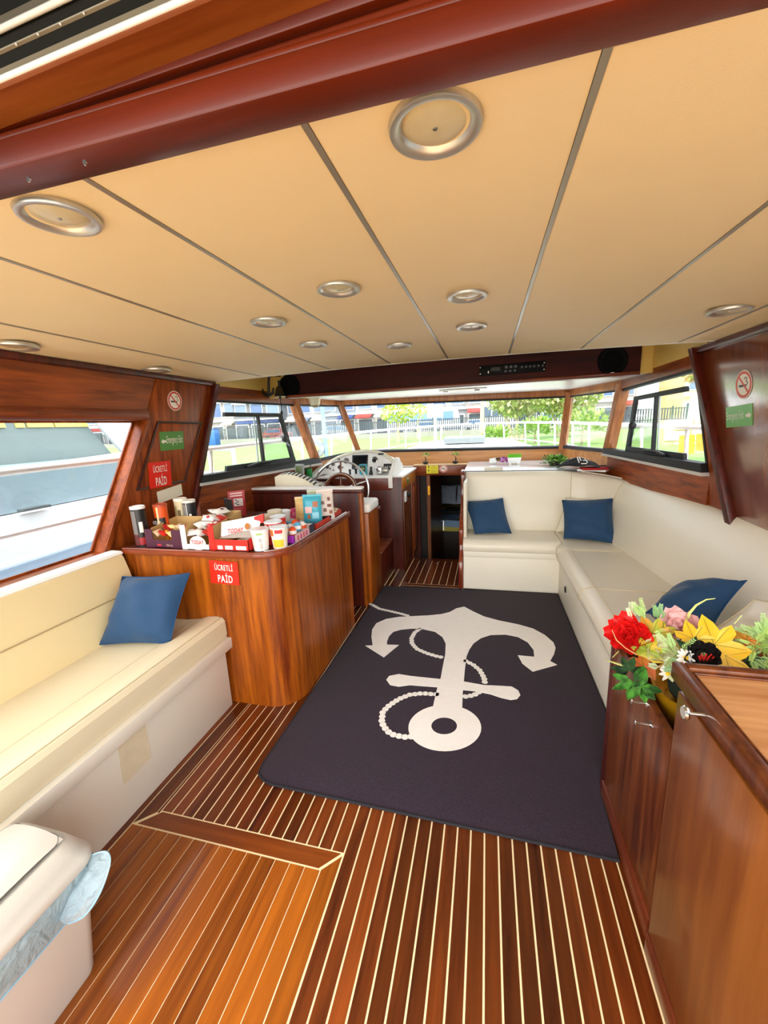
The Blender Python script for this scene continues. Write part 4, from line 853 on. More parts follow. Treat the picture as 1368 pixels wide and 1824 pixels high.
# striped cushion: cream lens with a striped boxed edge
a0, a1 = ony(493, 848, 3.22), ony(566, 866, 3.22)
sc3 = thing('striped_cushion', 'cream cushion with a dark striped top edge on the helm seat', 'cushion', (a0.x + 0.2, 3.25, 0.886))
topc = [ony(x, y, 3.22) for x, y in ((492, 849), (500, 845.5), (512, 844), (526, 846), (540, 851), (553, 858), (566, 867))]
face = [(p.x, p.z) for p in topc] + [(topc[-1].x + 0.02, 0.89), (topc[0].x + 0.06, 0.89), (topc[0].x + 0.0, 1.02)]
part('cover', MB().polyy(face, 3.19, 3.225), mat('efe6cc', 0.8), sc3, smooth=50)
bandm = MB(); nb = len(topc)
bandm.add([V((p.x, y, p.z + dz)) for p in topc for y, dz in ((3.20, 0.001), (3.27, 0.012), (3.36, -0.01), (3.36, -0.03))], [(4 * i + k, 4 * i + k + 1, 4 * i + 5 + k, 4 * i + 4 + k) for i in range(nb - 1) for k in range(3)])
part('boxed_edge', bandm, mat('f0ece0', 0.8), sc3, smooth=60)
def topat(t):
    t = min(max(t, 0), 0.9999) * (nb - 1); i = int(t); return topc[i].lerp(topc[i + 1], t - i)
for k in range(12):
    t = 0.05 + k * 0.078; p = topat(t); q = topat(t + 0.033); d = V((0, 0, 0.0025))
    vs = []
    for e in (p, q):
        vs += [V((e.x, 3.198, e.z - 0.002)), V((e.x, 3.20, e.z + 0.0035)), V((e.x, 3.27, e.z + 0.0150)), V((e.x, 3.36, e.z - 0.007))]
    part('stripe', MB().add(vs, [(0, 1, 5, 4), (1, 2, 6, 5), (2, 3, 7, 6)]), mat('23242c', 0.8), sc3)

# ---- bunk seen through the companionway
bn = thing('bunk', 'cabin bunk with yellow and blue bedding beyond the companionway', 'bed', (-0.3, 6.5, -0.65))
part('bunk_base', B(-0.95, 0.6, 5.75, 7.28, -0.65, -0.05), mat('2a1a12', 0.5), bn)
part('mattress', B(-0.95, 0.6, 5.72, 7.28, -0.05, 0.10), mat('d8c860', 0.8), bn, bevel=0.03)
part('blanket', MB().grid(lambda u, v: V((-0.94 + 1.5 * u, 5.71 + 0.9 * v, 0.125 + 0.02 * math.sin(9 * u + 4 * v) + 0.015 * math.sin(17 * v))), 14, 8).grid(lambda u, v: V((-0.94 + 1.5 * u, 5.705, 0.125 - 0.10 * v + 0.01 * math.sin(9 * u))), 14, 2), mat('8fb0d0', 0.85), bn, smooth=60)
for lab, x in (('pale pillow with dark lines on the left of the bunk', -0.66), ('pale pillow on the right of the bunk', -0.36)):
    c = [V((x - 0.14, 6.75, 0.16)), V((x + 0.17, 6.72, 0.16)), V((x + 0.17, 6.95, 0.46)), V((x - 0.12, 6.95, 0.47))]
    pw = thing('pillow', lab, 'pillow', (x, 6.75, 0.11), 'pillows on the bunk'); part('cover', pillow(MB(), *c, 0.14), mat('c9d4e4', 0.8, vary=0.12, vscale=12), pw, smooth=70)
one('folded_garment', B(-0.62, -0.25, 6.0, 6.3, 0.15, 0.21), mat('16181c', 0.8), 'black folded garment lying on the bunk', 'clothing', bevel=0.02)

# ---- shelf ornaments
def leafy(o, name, c, rad, n, sz, cols, seed, flat_=0.8, up_=0.5):
    rs = random.Random(seed); c = V(c)
    for k, col in enumerate(cols):
        mb = MB()
        for _ in range(n // len(cols)):
            a = rs.random() * 2 * PI; e = rs.random() * 1.3 - 0.15; r = rad * (0.35 + 0.65 * rs.random())
            p = c + V((r * math.cos(a) * math.cos(e), r * math.sin(a) * math.cos(e), r * math.sin(e) * flat_ * 1.0 + 0.0))
            d = (p - c).normalized() + V((rs.random() - .5, rs.random() - .5, rs.random() * up_)); d.normalize(); s = d.cross(V((0.3, 0.2, 1))).normalized()
            L = sz * (0.7 + 0.6 * rs.random()); w = L * 0.32; nn = d.cross(s)
            mb.add([p, p + d * L * 0.5 + s * w + nn * w * 0.3, p + d * L, p + d * L * 0.5 - s * w + nn * w * 0.3], [(0, 1, 2, 3)])
        part(name, mb, col, o, kind='stuff')
def bonsai(label, px, py, yy, seed):
    p = onz(px, py, 1.034); p.y = min(p.y, yy); b = ony(px, py, p.y); zb = 1.034
    o = thing('bonsai', label, 'plant', (b.x, p.y, zb), 'miniature potted trees on the sill')
    part('pot', MB().lathe([(0.022, 0), (0.034, 0.012), (0.036, 0.028), (0.03, 0.03)], (b.x, p.y, zb), 14), mat('26201e', 0.4), o, smooth=40)
    part('trunk', MB().tube([(b.x, p.y, zb + 0.03), (b.x + 0.008, p.y, zb + 0.055), (b.x - 0.004, p.y, zb + 0.085)], [0.010, 0.007, 0.004], 7), mat('4a3222', 0.7), o, smooth=60)
    leafy(o, 'foliage', (b.x, p.y, zb + 0.095), 0.042, 60, 0.026, [mat('a8bc5a', 0.7), mat('5f8a30', 0.7), mat('d4d890', 0.7)], seed)
bonsai('miniature pale green potted tree on the lintel, left one', 758, 826, 4.86, 1)
bonsai('miniature bright green potted tree on the lintel, right one', 811, 822, 4.86, 2)
def sp_at(px, yy): return ony(px, 822, yy)
a = sp_at(872, 4.70); wp = thing('toppled_pot', 'small white pot lying on its side with pink flowers', 'plant', (a.x, 4.70, 1.034))
part('pot', MB().lathe([(0.026, 0), (0.034, 0.07), (0.030, 0.07)], (a.x, 4.70, 1.068), 16, (1, 0.1, 0)), WHITE, wp, smooth=40)
leafy(wp, 'leaf_clump', (a.x + 0.085, 4.70, 1.07), 0.022, 14, 0.03, [mat('3c4a2c', 0.7)], 4)
for k in range(22):
    rs = random.Random(k); part('blossom', MB().ball((a.x + 0.15 + (rs.random() - .5) * 0.085, 4.70 + (rs.random() - .5) * 0.06, 1.075 + (rs.random() - .4) * 0.055), 0.012, nu=6, nv=5), [mat('9a2f8a', 0.6), mat('c98ac0', 0.6), mat('7a2470', 0.6)][k % 3], wp)
a = sp_at(916, 4.68); gb = thing('grass_planter', 'small white rectangular planter of bright green grass', 'plant', (a.x, 4.68, 1.034))
part('planter', MB().hexa([(a.x - 0.062, 4.655, 1.046), (a.x + 0.062, 4.655, 1.046), (a.x + 0.062, 4.705, 1.046), (a.x - 0.062, 4.705, 1.046), (a.x - 0.072, 4.65, 1.105), (a.x + 0.072, 4.65, 1.105), (a.x + 0.072, 4.71, 1.105), (a.x - 0.072, 4.71, 1.105)]), WHITE, gb, bevel=0.004)
for s in (-1, 1): part('foot', B(a.x + s * 0.042 - 0.01, a.x + s * 0.042 + 0.01, 4.66, 4.70, 1.034, 1.048), WHITE, gb)
rs = random.Random(5); gm = MB()
for k in range(200):
    x = a.x + (rs.random() - .5) * 0.135; y = 4.68 + (rs.random() - .5) * 0.05; dx = (rs.random() - .5) * 0.03; gm.add([(x - 0.003, y, 1.10), (x + 0.003, y, 1.10), (x + dx, y + (rs.random() - .5) * 0.02, 1.10 + 0.035 + 0.02 * rs.random())], [(0, 1, 2)])
part('grass', gm, mat('6cc61e', 0.6), gb, kind='stuff')
a = sp_at(988, 4.45); fb_ = thing('trailing_plant', 'bushy green trailing plant at the right windscreen post', 'plant', (a.x, 4.45, 1.034))
part('pot', MB().lathe([(0.05, 0), (0.062, 0.04), (0.055, 0.045)], (a.x, 4.45, 1.034), 14), mat('3a2c22', 0.6), fb_, smooth=40)
leafy(fb_, 'foliage', (a.x, 4.45, 1.06), 0.12, 260, 0.04, [mat('3f7a2a', 0.6), mat('6fae3c', 0.6), mat('2c5a20', 0.6), mat('a0c860', 0.6)], 7, 0.62)
a = onz(879, 836, 1.036); tr2 = thing('shelf_tray', 'small cream flat tray lying on the white shelf', 'tray', (a.x, a.y, 1.034))
part('tray_body', B(a.x - 0.09, a.x + 0.09, a.y - 0.05, a.y + 0.05, 1.034, 1.046), mat('e8e0c8', 0.4), tr2, bevel=0.004)
part('tray_lip', MB().tube([(a.x - 0.088, a.y - 0.048, 1.047), (a.x + 0.088, a.y - 0.048, 1.047), (a.x + 0.088, a.y + 0.048, 1.047), (a.x - 0.088, a.y + 0.048, 1.047)], 0.004, 6, True), mat('c8bea0', 0.4), tr2)
# black garment with white print
jk = thing('folded_jacket', 'black folded jacket with white block print on red cloth, shelf corner', 'jacket', (0.95, 4.0, 1.034))
def jz(u, v): return 1.047 + 0.085 * (math.sin(PI * min(1, u * 1.25)) ** 0.7) * math.sin(PI * (0.12 + 0.8 * v)) + 0.006 * math.sin(14 * u + 6 * v) + 0.005 * math.sin(23 * v - 5 * u)
def jp(u, v, e=0.0):
    w = 0.05 + 0.13 * min(1, u * 1.9); return V((0.66 + 0.44 * u, 4.12 - 0.04 * u + (v - 0.5) * 2 * w, jz(u, v) + e))
part('jacket_cloth', MB().grid(lambda u, v: jp(u, v), 26, 14), mat('0d0e12', 0.85), jk, smooth=70)
part('red_cloth', B(0.84, 1.06, 3.93, 4.06, 1.036, 1.058), mat('a8191c', 0.8), jk, bevel=0.01)
rs = random.Random(3)
for u0, u1, v0, v1 in ((0.36, 0.38, 0.10, 0.42), (0.36, 0.52, 0.40, 0.43), (0.40, 0.42, 0.16, 0.42), (0.44, 0.52, 0.16, 0.19), (0.46, 0.52, 0.24, 0.27), (0.50, 0.52, 0.10, 0.40), (0.26, 0.28, 0.42, 0.72), (0.28, 0.50, 0.50, 0.53), (0.31, 0.48, 0.58, 0.61), (0.34, 0.36, 0.55, 0.72), (0.42, 0.44, 0.52, 0.70), (0.56, 0.72, 0.62, 0.65), (0.58, 0.60, 0.55, 0.7), (0.66, 0.68, 0.55, 0.7), (0.40, 0.50, 0.06, 0.09)):
    part('white_print', MB().grid(lambda u, v: jp(u0 + (u1 - u0) * u, v0 + (v1 - v0) * v, 0.003), 4, 4), mat('e6e4de', 0.8), jk)
# ---- snacks on the counter
ZT = 0.8985
def chipcan(label, x, y, h, cols, lid='f0efec'):
    o = thing('chip_can', label, 'can', (x, y, ZT), 'tube cans of crisps'); r = 0.037; n = len(cols)
    part('tube', MB().lathe([(r, 0), (r, h - 0.012)], (x, y, ZT), 24), mat(cols[0], 0.35), o, smooth=40)
    for k, (c, a0, a1, z0, z1) in enumerate(cols[1:]):
        mb = MB().grid(lambda u, v: V((x + (r + 0.0008) * math.cos(a0 + (a1 - a0) * u), y + (r + 0.0008) * math.sin(a0 + (a1 - a0) * u), ZT + h * (z0 + (z1 - z0) * v))), 10, 1)
        part('label_print', mb, mat(c, 0.4), o, smooth=60)
    part('lid', MB().lathe([(r + 0.002, h - 0.014), (r + 0.002, h), (r - 0.004, h + 0.002), (r - 0.006, h - 0.002)], (x, y, ZT), 24), mat(lid, 0.4), o, smooth=40)
    return o
chipcan('tall black and grey crisp can with a white lid, leftmost on the counter', -1.905, 1.800, 0.225, ['131214', ('77706c', -2.6, -1.25, 0.05, 0.90), ('e8e4dc', -0.95, -0.45, 0.35, 0.62), ('a01c24', -1.2, -0.3, 0.03, 0.22), ('8f2630', -2.6, -1.25, 0.03, 0.30)])
c2 = chipcan('orange and yellow crisp can second from the window post', -1.862, 1.915, 0.215, ['e2571a', ('f0b32a', -2.6, -0.2, 0.0, 0.36), ('161214', -2.4, -0.3, 0.40, 0.64), ('f6d9a0', -1.5, -1.2, 0.36, 0.95)], 'b04a2a')
part('lettering', text_mb('otato', (-1.890, 1.915 - 0.0385, ZT + 0.10), (1, 0, 0), (0, 0, 1), 0.056, 0.024), SIGNW, c2)
chipcan('beige crisp can in the back row of cans', -1.835, 2.05, 0.225, ['d9cba0', ('a89a6c', -2.3, -1.6, 0.1, 0.8), ('6a5c3a', -1.5, -1.0, 0.2, 0.7)], 'efe9da')
chipcan('black and grey crisp can in the back row of cans', -1.770, 2.045, 0.215, ['17161a', ('8a8680', -2.4, -1.5, 0.15, 0.9), ('e8e4dc', -1.05, -0.7, 0.30, 0.62), ('d8d4cc', -1.42, -1.28, 0.2, 0.95)], 'e6e2d8')
lf = thing('leaflet_rack', 'dark slanted leaflet leaning behind the crisp cans', 'leaflet', (-1.66, 2.3, ZT)); part('leaflet', MB().hexa([(-1.70, 2.30, ZT), (-1.62, 2.26, ZT), (-1.615, 2.27, ZT), (-1.695, 2.31, ZT), (-1.74, 2.34, ZT + 0.17), (-1.66, 2.30, ZT + 0.17), (-1.655, 2.31, ZT + 0.17), (-1.735, 2.35, ZT + 0.17)]), mat('2a2420', 0.5), lf)
CARD = mat('c8a468', 0.8)
def trayb(name, label, x0, x1, y0, y1, hf, hb, mf, t=0.003, group='open snack display boxes', win=None):
    o = thing(name, label, 'box', ((x0 + x1) / 2, (y0 + y1) / 2, ZT), group)
    part('base', B(x0, x1, y0, y1, ZT, ZT + t), CARD, o)
    part('front', B(x0, x1, y0, y0 + t, ZT, ZT + hf), mf, o)
    if win:   # stepped front: tall corners either side of a low middle
        for a, b, h in win: part('front_corner', B(x0 + a, x0 + b, y0 - 0.0005, y0 + t, ZT, ZT + h), mf, o)
    for x in (x0, x1 - t): part('side', MB().polyx([(y0, ZT), (y0, ZT + hf * 1.1), (y0 + 0.05, ZT + hb * 0.8), (y1, ZT + hb), (y1, ZT)], x, x + t), CARD, o)
    part('back', B(x0, x1, y1 - t, y1, ZT, ZT + hb), CARD, o)
    return o
PKI = 0
def packet(label, c, L, w, ang, cols, tilt=0.3, group='wrapped snacks in the boxes'):
    global PKI; PKI += 1; c = V(c)
    o = thing('snack_packet', label, 'snack', c, group); m = Matrix.Translation(c) @ Matrix.Rotation(ang, 4, 'Z') @ Matrix.Rotation(tilt, 4, 'X')
    P_ = lambda x, y: (m @ V((x, y, 0)))
    part('wrapper', pillow(MB(), P_(-L / 2, -w / 2), P_(L / 2, -w / 2), P_(L / 2, w / 2), P_(-L / 2, w / 2), w * 0.55, 8, 0.12, wr=0.003, seed=PKI), mat(cols[0], 0.3), o, smooth=60)
    part('printed_band', pillow(MB(), P_(-L * 0.22, -w * 0.30), P_(L * 0.22, -w * 0.30), P_(L * 0.22, w * 0.34), P_(-L * 0.22, w * 0.34), w * 0.66, 6, 0.2, wr=0.0, seed=PKI), mat(cols[1], 0.35), o, smooth=60)
    return o
PUR = mat('4a1830', 0.45)
bx1 = trayb('display_box', 'dark purple snack box beside the crisp cans', -1.835, -1.600, 1.752, 2.00, 0.045, 0.125, PUR, win=[(0, 0.05, 0.105), (0.175, 0.235, 0.105)])
part('lettering', text_mb('Ovz', (-1.70, 1.7515, ZT + 0.010), (1, 0, 0), (0, 0, 1), 0.04, 0.014), mat('d8b8a0', 0.5), bx1)
part('front_badge', B(-1.76, -1.735, 1.7508, 1.752, ZT + 0.012, ZT + 0.022), mat('c8303a', 0.5), bx1)
rs = random.Random(11)
WH = ['first', 'second', 'third', 'fourth', 'fifth', 'sixth', 'seventh', 'eighth', 'ninth', 'tenth', 'eleventh', 'twelfth', 'thirteenth']
for k in range(8):
    packet('%s wrapped sweet, %s row of the purple box, %s' % (('cream', 'red', 'yellow')[k % 3], ('front', 'back')[k // 4], ('left end', 'left of middle', 'right of middle', 'right end')[k % 4]), (-1.785 + (k % 4) * 0.047, 1.80 + (k // 4) * 0.06, ZT + 0.070 + 0.020 * (k // 4) + 0.01 * rs.random()), 0.075, 0.045, rs.random() * 3, [['e8c9a0', 'c81e1e'], ['c81e1e', 'f0c030'], ['f0d890', 'd04a18']][k % 3], 0.4 + rs.random() * 0.4)
WB_ = mat('f3efe8', 0.4)
bx2 = trayb('display_box', 'white box of chocolate cakes with red TODAY lettering, nearest the sign', -1.592, -1.421, 1.745, 2.06, 0.030, 0.150, WB_, win=[(0, 0.032, 0.135)])
part('lettering', text_mb('TODAY', (-1.530, 1.7440, ZT + 0.030), (1, 0, 0), (0, 0, 1), 0.078, 0.024, bold=0.03), mat('d21f26', 0.4), bx2)
part('emblem', MB().polyy([(-1.53 + 0.078 * 0.5 + 0.05 * math.cos(a), ZT + 0.036 + 0.040 * math.sin(a)) for a in [2 * PI * i / 18 for i in range(18)]], 1.7445, 1.7452), WB_, bx2)
for k in range(11):
    packet('%s wrapped cake, %s row of the white box, %s' % (('white and red', 'pale and brown', 'red and white')[k % 3], ('front', 'second', 'third', 'back')[k // 3], ('left', 'middle', 'right')[k % 3]), (-1.55 + (k % 3) * 0.043, 1.81 + (k // 3) * 0.062, ZT + 0.078 + 0.024 * (k // 3) + 0.008 * rs.random()), 0.095, 0.058, rs.random() * 3, [['efece6', 'c8282a'], ['e4e0d8', '5a2418'], ['c83a32', 'f2efe9']][k % 3], 0.35 + rs.random() * 0.4)
bx3 = thing('display_box', 'white and red cake box with a folded back lid, right of the first', 'box', (-1.28, 1.85, ZT), 'open snack display boxes')
REDB = mat('d4241c', 0.4)
part('front', B(-1.385, -1.185, 1.745, 1.749, ZT, ZT + 0.060), REDB, bx3)
part('side', B(-1.188, -1.185, 1.745, 1.98, ZT, ZT + 0.065), REDB, bx3)
part('base', B(-1.385, -1.185, 1.745, 1.98, ZT, ZT + 0.003), WB_, bx3)
part('corner_flap', B(-1.418, -1.385, 1.743, 1.747, ZT, ZT + 0.130), REDB, bx3)
lid = MB().hexa([(-1.385, 1.80, ZT + 0.060), (-1.20, 1.86, ZT + 0.060), (-1.20, 1.864, ZT + 0.060), (-1.385, 1.804, ZT + 0.060), (-1.385, 1.82, ZT + 0.135), (-1.175, 1.885, ZT + 0.165), (-1.175, 1.889, ZT + 0.165), (-1.385, 1.824, ZT + 0.135)])
part('printed_lid', lid, WB_, bx3)
lu_ = V((0.21, 0.065, 0.015)).normalized(); lv2 = V((0.0, 0.02, 0.08)).normalized()
part('lettering', text_mb('TODAY', V((-1.345, 1.806, ZT + 0.075)), lu_, lv2, 0.085, 0.026, 0.003, bold=0.03), mat('d21f26', 0.4), bx3)
part('lid_red_end', MB().hexa([(-1.215, 1.868, ZT + 0.118), (-1.170, 1.880, ZT + 0.121), (-1.170, 1.892, ZT + 0.121), (-1.215, 1.880, ZT + 0.118), (-1.215, 1.868, ZT + 0.156), (-1.165, 1.882, ZT + 0.170), (-1.165, 1.894, ZT + 0.170), (-1.215, 1.880, ZT + 0.156)]), REDB, bx3)
part('grey_flap', MB().hexa([(-1.375, 1.77, ZT + 0.060), (-1.20, 1.80, ZT + 0.060), (-1.20, 1.803, ZT + 0.060), (-1.375, 1.773, ZT + 0.060), (-1.33, 1.80, ZT + 0.074), (-1.215, 1.83, ZT + 0.092), (-1.215, 1.833, ZT + 0.092), (-1.33, 1.803, ZT + 0.074)]), mat('b8aca0', 0.6), bx3)
for x0, x1 in ((-1.37, -1.34), (-1.325, -1.28), (-1.26, -1.20)): part('white_patch', B(x0, x1, 1.7435, 1.745, ZT + 0.008, ZT + 0.028), WB_, bx3)
part('cookie_print', MB().lathe([(0.018, 0), (0.017, 0.001)], (-1.245, 1.841, ZT + 0.110), 14, (-0.25, -0.95, 0.2)), mat('b8702c', 0.6), bx3)
def cup(label, x, y, h, r, body, prints, lidc='e8ecee'):
    o = thing('noodle_cup', label, 'cup', (x, y, ZT), 'instant food cups')
    part('cup_body', MB().lathe([(r * 0.78, 0), (r * 0.98, h - 0.006), (r, h)], (x, y, ZT), 24), mat(body, 0.4), o, smooth=40)
    part('rim', MB().lathe([(r * 1.03, h - 0.006), (r * 1.05, h - 0.002), (r * 1.03, h + 0.001)], (x, y, ZT), 24, caps=False), mat(lidc, 0.3), o, smooth=50)
    part('foil_lid', MB().lathe([(r * 1.01, h + 0.0015), (r * 0.9, h + 0.0035)], (x, y, ZT), 24), mat(lidc, 0.25), o)
    for c, a0, a1, z0, z1 in prints:
        def fn(u, v):
            zz = z0 + (z1 - z0) * v; rr = r * (0.78 + 0.2 * zz) + 0.0012; a = a0 + (a1 - a0) * u; return V((x + rr * math.cos(a), y + rr * math.sin(a), ZT + h * zz))
        part('label_print', MB().grid(fn, 8, 2), mat(c, 0.45), o, smooth=60)
    return o
cup('white instant cup with a green mark, at the counter corner', -1.140, 1.790, 0.112, 0.047, 'f1f0ec', [('9fb86a', -1.5, -0.8, 0.78, 0.88), ('b8b4ae', -1.25, -0.9, 0.45, 0.62), ('c8c4be', -1.2, -0.8, 0.1, 0.4), ('d0ccc6', -2.4, -1.7, 0.2, 0.8)])
cup('cream instant cup with orange and yellow print, rightmost at the corner', -1.058, 1.842, 0.112, 0.047, 'f3e6d2', [('e8702a', -2.5, -1.8, 0.62, 0.92), ('c8323a', -1.6, -0.7, 0.75, 0.92), ('f0c030', -2.0, -0.6, 0.08, 0.45), ('efe8dc', -2.3, -0.6, 0.48, 0.6)])
cup('red instant cup behind the two front cups', -1.125, 1.905, 0.125, 0.047, 'd5281f', [('f0e8dc', -2.6, -1.9, 0.62, 0.9), ('f0e8dc', -1.6, -1.3, 0.4, 0.9), ('e8823a', -1.2, -0.6, 0.55, 0.85)])
cup('red and white instant cup at the back left of the cups', -1.165, 2.03, 0.125, 0.045, 'd5281f', [('f0e8dc', -2.0, -1.2, 0.6, 0.9)])
cup('pale instant cup at the back of the counter behind the jars', -1.255, 2.265, 0.105, 0.043, 'e6e2da', [('b8c4cc', -2.0, -1.0, 0.3, 0.8)])
def jar(label, x, y, h, r, body, lidc):
    o = thing('spread_jar', label, 'jar', (x, y, ZT), 'jars on the counter')
    part('glass', MB().lathe([(r * 0.9, 0), (r, 0.01), (r, h - 0.03), (r * 0.92, h - 0.02)], (x, y, ZT), 20), mat(body, 0.15, coat=0.4), o, smooth=40)
    part('lid', MB().lathe([(r * 0.98, h - 0.022), (r * 1.0, h - 0.004), (r * 0.9, h)], (x, y, ZT), 20), mat(lidc, 0.4), o, smooth=40)
jar('dark brown spread jar with a tan lid beside the cups', -1.245, 2.035, 0.130, 0.048, '5a1f14', 'c8b088')
jar('cream jar with a pale lid at the back of the counter', -1.25, 2.15, 0.135, 0.045, '8a5a3a', 'd8ccac')
# egg tray and pink packet on the right side of the counter
et = thing('egg_tray', 'low white and pink box holding chocolate eggs on the counter edge', 'box', (-1.08, 2.02, ZT), 'open snack display boxes')
part('base', B(-1.155, -1.005, 1.905, 2.165, ZT, ZT + 0.003), WB_, et)
part('front', B(-1.155, -1.005, 1.905, 1.908, ZT, ZT + 0.045), mat('9a2aa6', 0.4), et)
part('side', B(-1.008, -1.005, 1.905, 2.095, ZT, ZT + 0.045), mat('e8b8c0', 0.4), et)
part('side', B(-1.155, -1.152, 1.905, 2.165, ZT, ZT + 0.045), WB_, et)
part('back', B(-1.155, -1.005, 2.162, 2.165, ZT, ZT + 0.05), WB_, et)
part('end_print', B(-1.0045, -1.0035, 2.095, 2.165, ZT, ZT + 0.055), mat('2c2c40', 0.4), et)
for k in range(4): part('side_print', B(-1.0045, -1.0035, 1.94 + k * 0.036, 1.955 + k * 0.036, ZT + 0.008, ZT + 0.036), [mat('d24a4a', 0.4), mat('c83a6a', 0.4)][k % 2], et)
part('white_badge', B(-1.09, -1.06, 1.9035, 1.905, ZT + 0.012, ZT + 0.034), mat('e8d0f0', 0.4), et)
for k in range(9):
    x = -1.125 + (k % 3) * 0.044; y = 1.95 + (k // 3) * 0.062; zz = ZT + 0.055 + 0.012 * (k % 2)
    e = thing('chocolate_egg', '%s chocolate egg, %s row of the pink box, %s' % (('white', 'orange', 'blue')[(k * 2 + k // 3) % 3], ('near', 'middle', 'far')[k // 3], ('left', 'centre', 'right')[k % 3]), 'egg', (x, y, zz - 0.03), 'chocolate eggs')
    part('egg_shell', MB().ball((x, y, zz), 0.023, 0.023, 0.030, 12, 10), [mat('f2efe8', 0.35), mat('e8561e', 0.35), mat('58a8d0', 0.35)][(k * 2 + k // 3) % 3], e, smooth=70)
    part('egg_band', MB().lathe([(0.0226, -0.010), (0.0236, 0.0), (0.0226, 0.010)], (x, y, zz), 12, caps=False), [mat('e8561e', 0.35), mat('f2efe8', 0.35), mat('f2efe8', 0.35)][(k * 2 + k // 3) % 3], e, smooth=70)
rt = thing('red_tray', 'shallow red display tray of biscuit bags at the far end of the counter', 'tray', (-1.08, 2.42, ZT))
part('tray_base', B(-1.19, -1.012, 2.20, 2.66, ZT, ZT + 0.003), REDB, rt)
for a_ in ((-1.19, -1.012, 2.20, 2.203), (-1.19, -1.012, 2.657, 2.66), (-1.19, -1.187, 2.20, 2.66), (-1.015, -1.012, 2.20, 2.66)): part('tray_wall', B(*a_, ZT, ZT + 0.035), mat('c83218', 0.4), rt)
part('front_print', B(-1.14, -1.05, 2.1985, 2.20, ZT + 0.006, ZT + 0.030), mat('e8823a', 0.4), rt)
def bag(label, x, y, w, h, ang, body, prints, lean=0.12):
    o = thing('snack_bag', label, 'bag', (x, y, ZT + 0.004), 'bags in the red tray'); m = Matrix.Translation((x, y, ZT + 0.004)) @ Matrix.Rotation(ang, 4, 'Z') @ Matrix.Rotation(-lean, 4, 'X')
    P_ = lambda a, b: m @ V((a, 0, b))
    part('bag_body', pillow(MB(), P_(-w / 2, 0), P_(w / 2, 0), P_(w / 2, h), P_(-w / 2, h), 0.05, 10, 0.03, wr=0.004, seed=int(w * 999)), mat(body, 0.35), o, smooth=60)
    part('top_seal', MB().hexa([P_(-w / 2, h - 0.012) + V((0, -0.002, 0)), P_(w / 2, h - 0.012) + V((0, -0.002, 0)), P_(w / 2, h - 0.012) + V((0, 0.002, 0)), P_(-w / 2, h - 0.012) + V((0, 0.002, 0)), P_(-w / 2, h + 0.008) + V((0, -0.002, 0)), P_(w / 2, h + 0.008) + V((0, -0.002, 0)), P_(w / 2, h + 0.008) + V((0, 0.002, 0)), P_(-w / 2, h + 0.008) + V((0, 0.002, 0))]), mat(body, 0.35), o)
    for c, a0, a1, z0, z1 in prints:
        def fn(u, v):
            a = a0 + (a1 - a0) * u; b = z0 + (z1 - z0) * v; hh = max(0.0, (1 - a * a) * (1 - (2 * b - 1) ** 2)) ** 0.42
            return m @ V((a * w / 2, -0.0275 * hh - 0.003, b * h))
        part('bag_print', MB().grid(fn, 5, 5), mat(c, 0.4), o, smooth=60)
bag('tan biscuit bag in the red tray, left of the teal bag', -1.165, 2.36, 0.105, 0.165, 0.25, 'd9b878', [('c8a05a', -0.7, 0.7, 0.3, 0.75), ('cfd6d8', -0.6, 0.7, 0.03, 0.14)])
bag('teal biscuit bag standing in the middle of the red tray', -1.085, 2.33, 0.12, 0.185, 0.30, '3fa9bd', [('e8b8b0', -0.75, 0.0, 0.40, 0.62), ('a8623a', 0.1, 0.65, 0.60, 0.80), ('8fd4e4', 0.0, 0.7, 0.2, 0.42), ('a8623a', -0.5, -0.2, 0.2, 0.35)])
bag('white bag with brown nut print at the right of the red tray', -1.035, 2.44, 0.11, 0.20, 0.55, 'e4d6cc', [('7a4632', -0.4, 0.0, 0.3, 0.42), ('7a4632', 0.1, 0.6, 0.45, 0.55), ('8a5640', -0.6, -0.2, 0.55, 0.66), ('7a4632', 0.2, 0.5, 0.66, 0.78), ('2c2428', -0.6, 0.5, 0.06, 0.16), ('9a6a52', 0.3, 0.7, 0.22, 0.34)])
bag('pale green bag behind the teal bag', -1.11, 2.47, 0.14, 0.195, 0.2, 'b8bfa0', [('8aa08a', -0.6, 0.6, 0.6, 0.9)])
one('biscuit_pack', pillow(MB(), (-1.10, 2.52, ZT + 0.02), (-1.015, 2.50, ZT + 0.02), (-1.015, 2.63, ZT + 0.045), (-1.10, 2.65, ZT + 0.045), 0.035), mat('d8bf98', 0.4), 'flat beige biscuit pack at the far end of the red tray', 'snack', smooth=60)
one('pink_pouch', pillow(MB(), (-1.33, 2.42, ZT + 0.02), (-1.20, 2.38, ZT + 0.02), (-1.20, 2.48, ZT + 0.09), (-1.33, 2.50, ZT + 0.07), 0.03), mat('b8305a', 0.5), 'pink pouch lying behind the biscuit bags', 'snack', smooth=60)
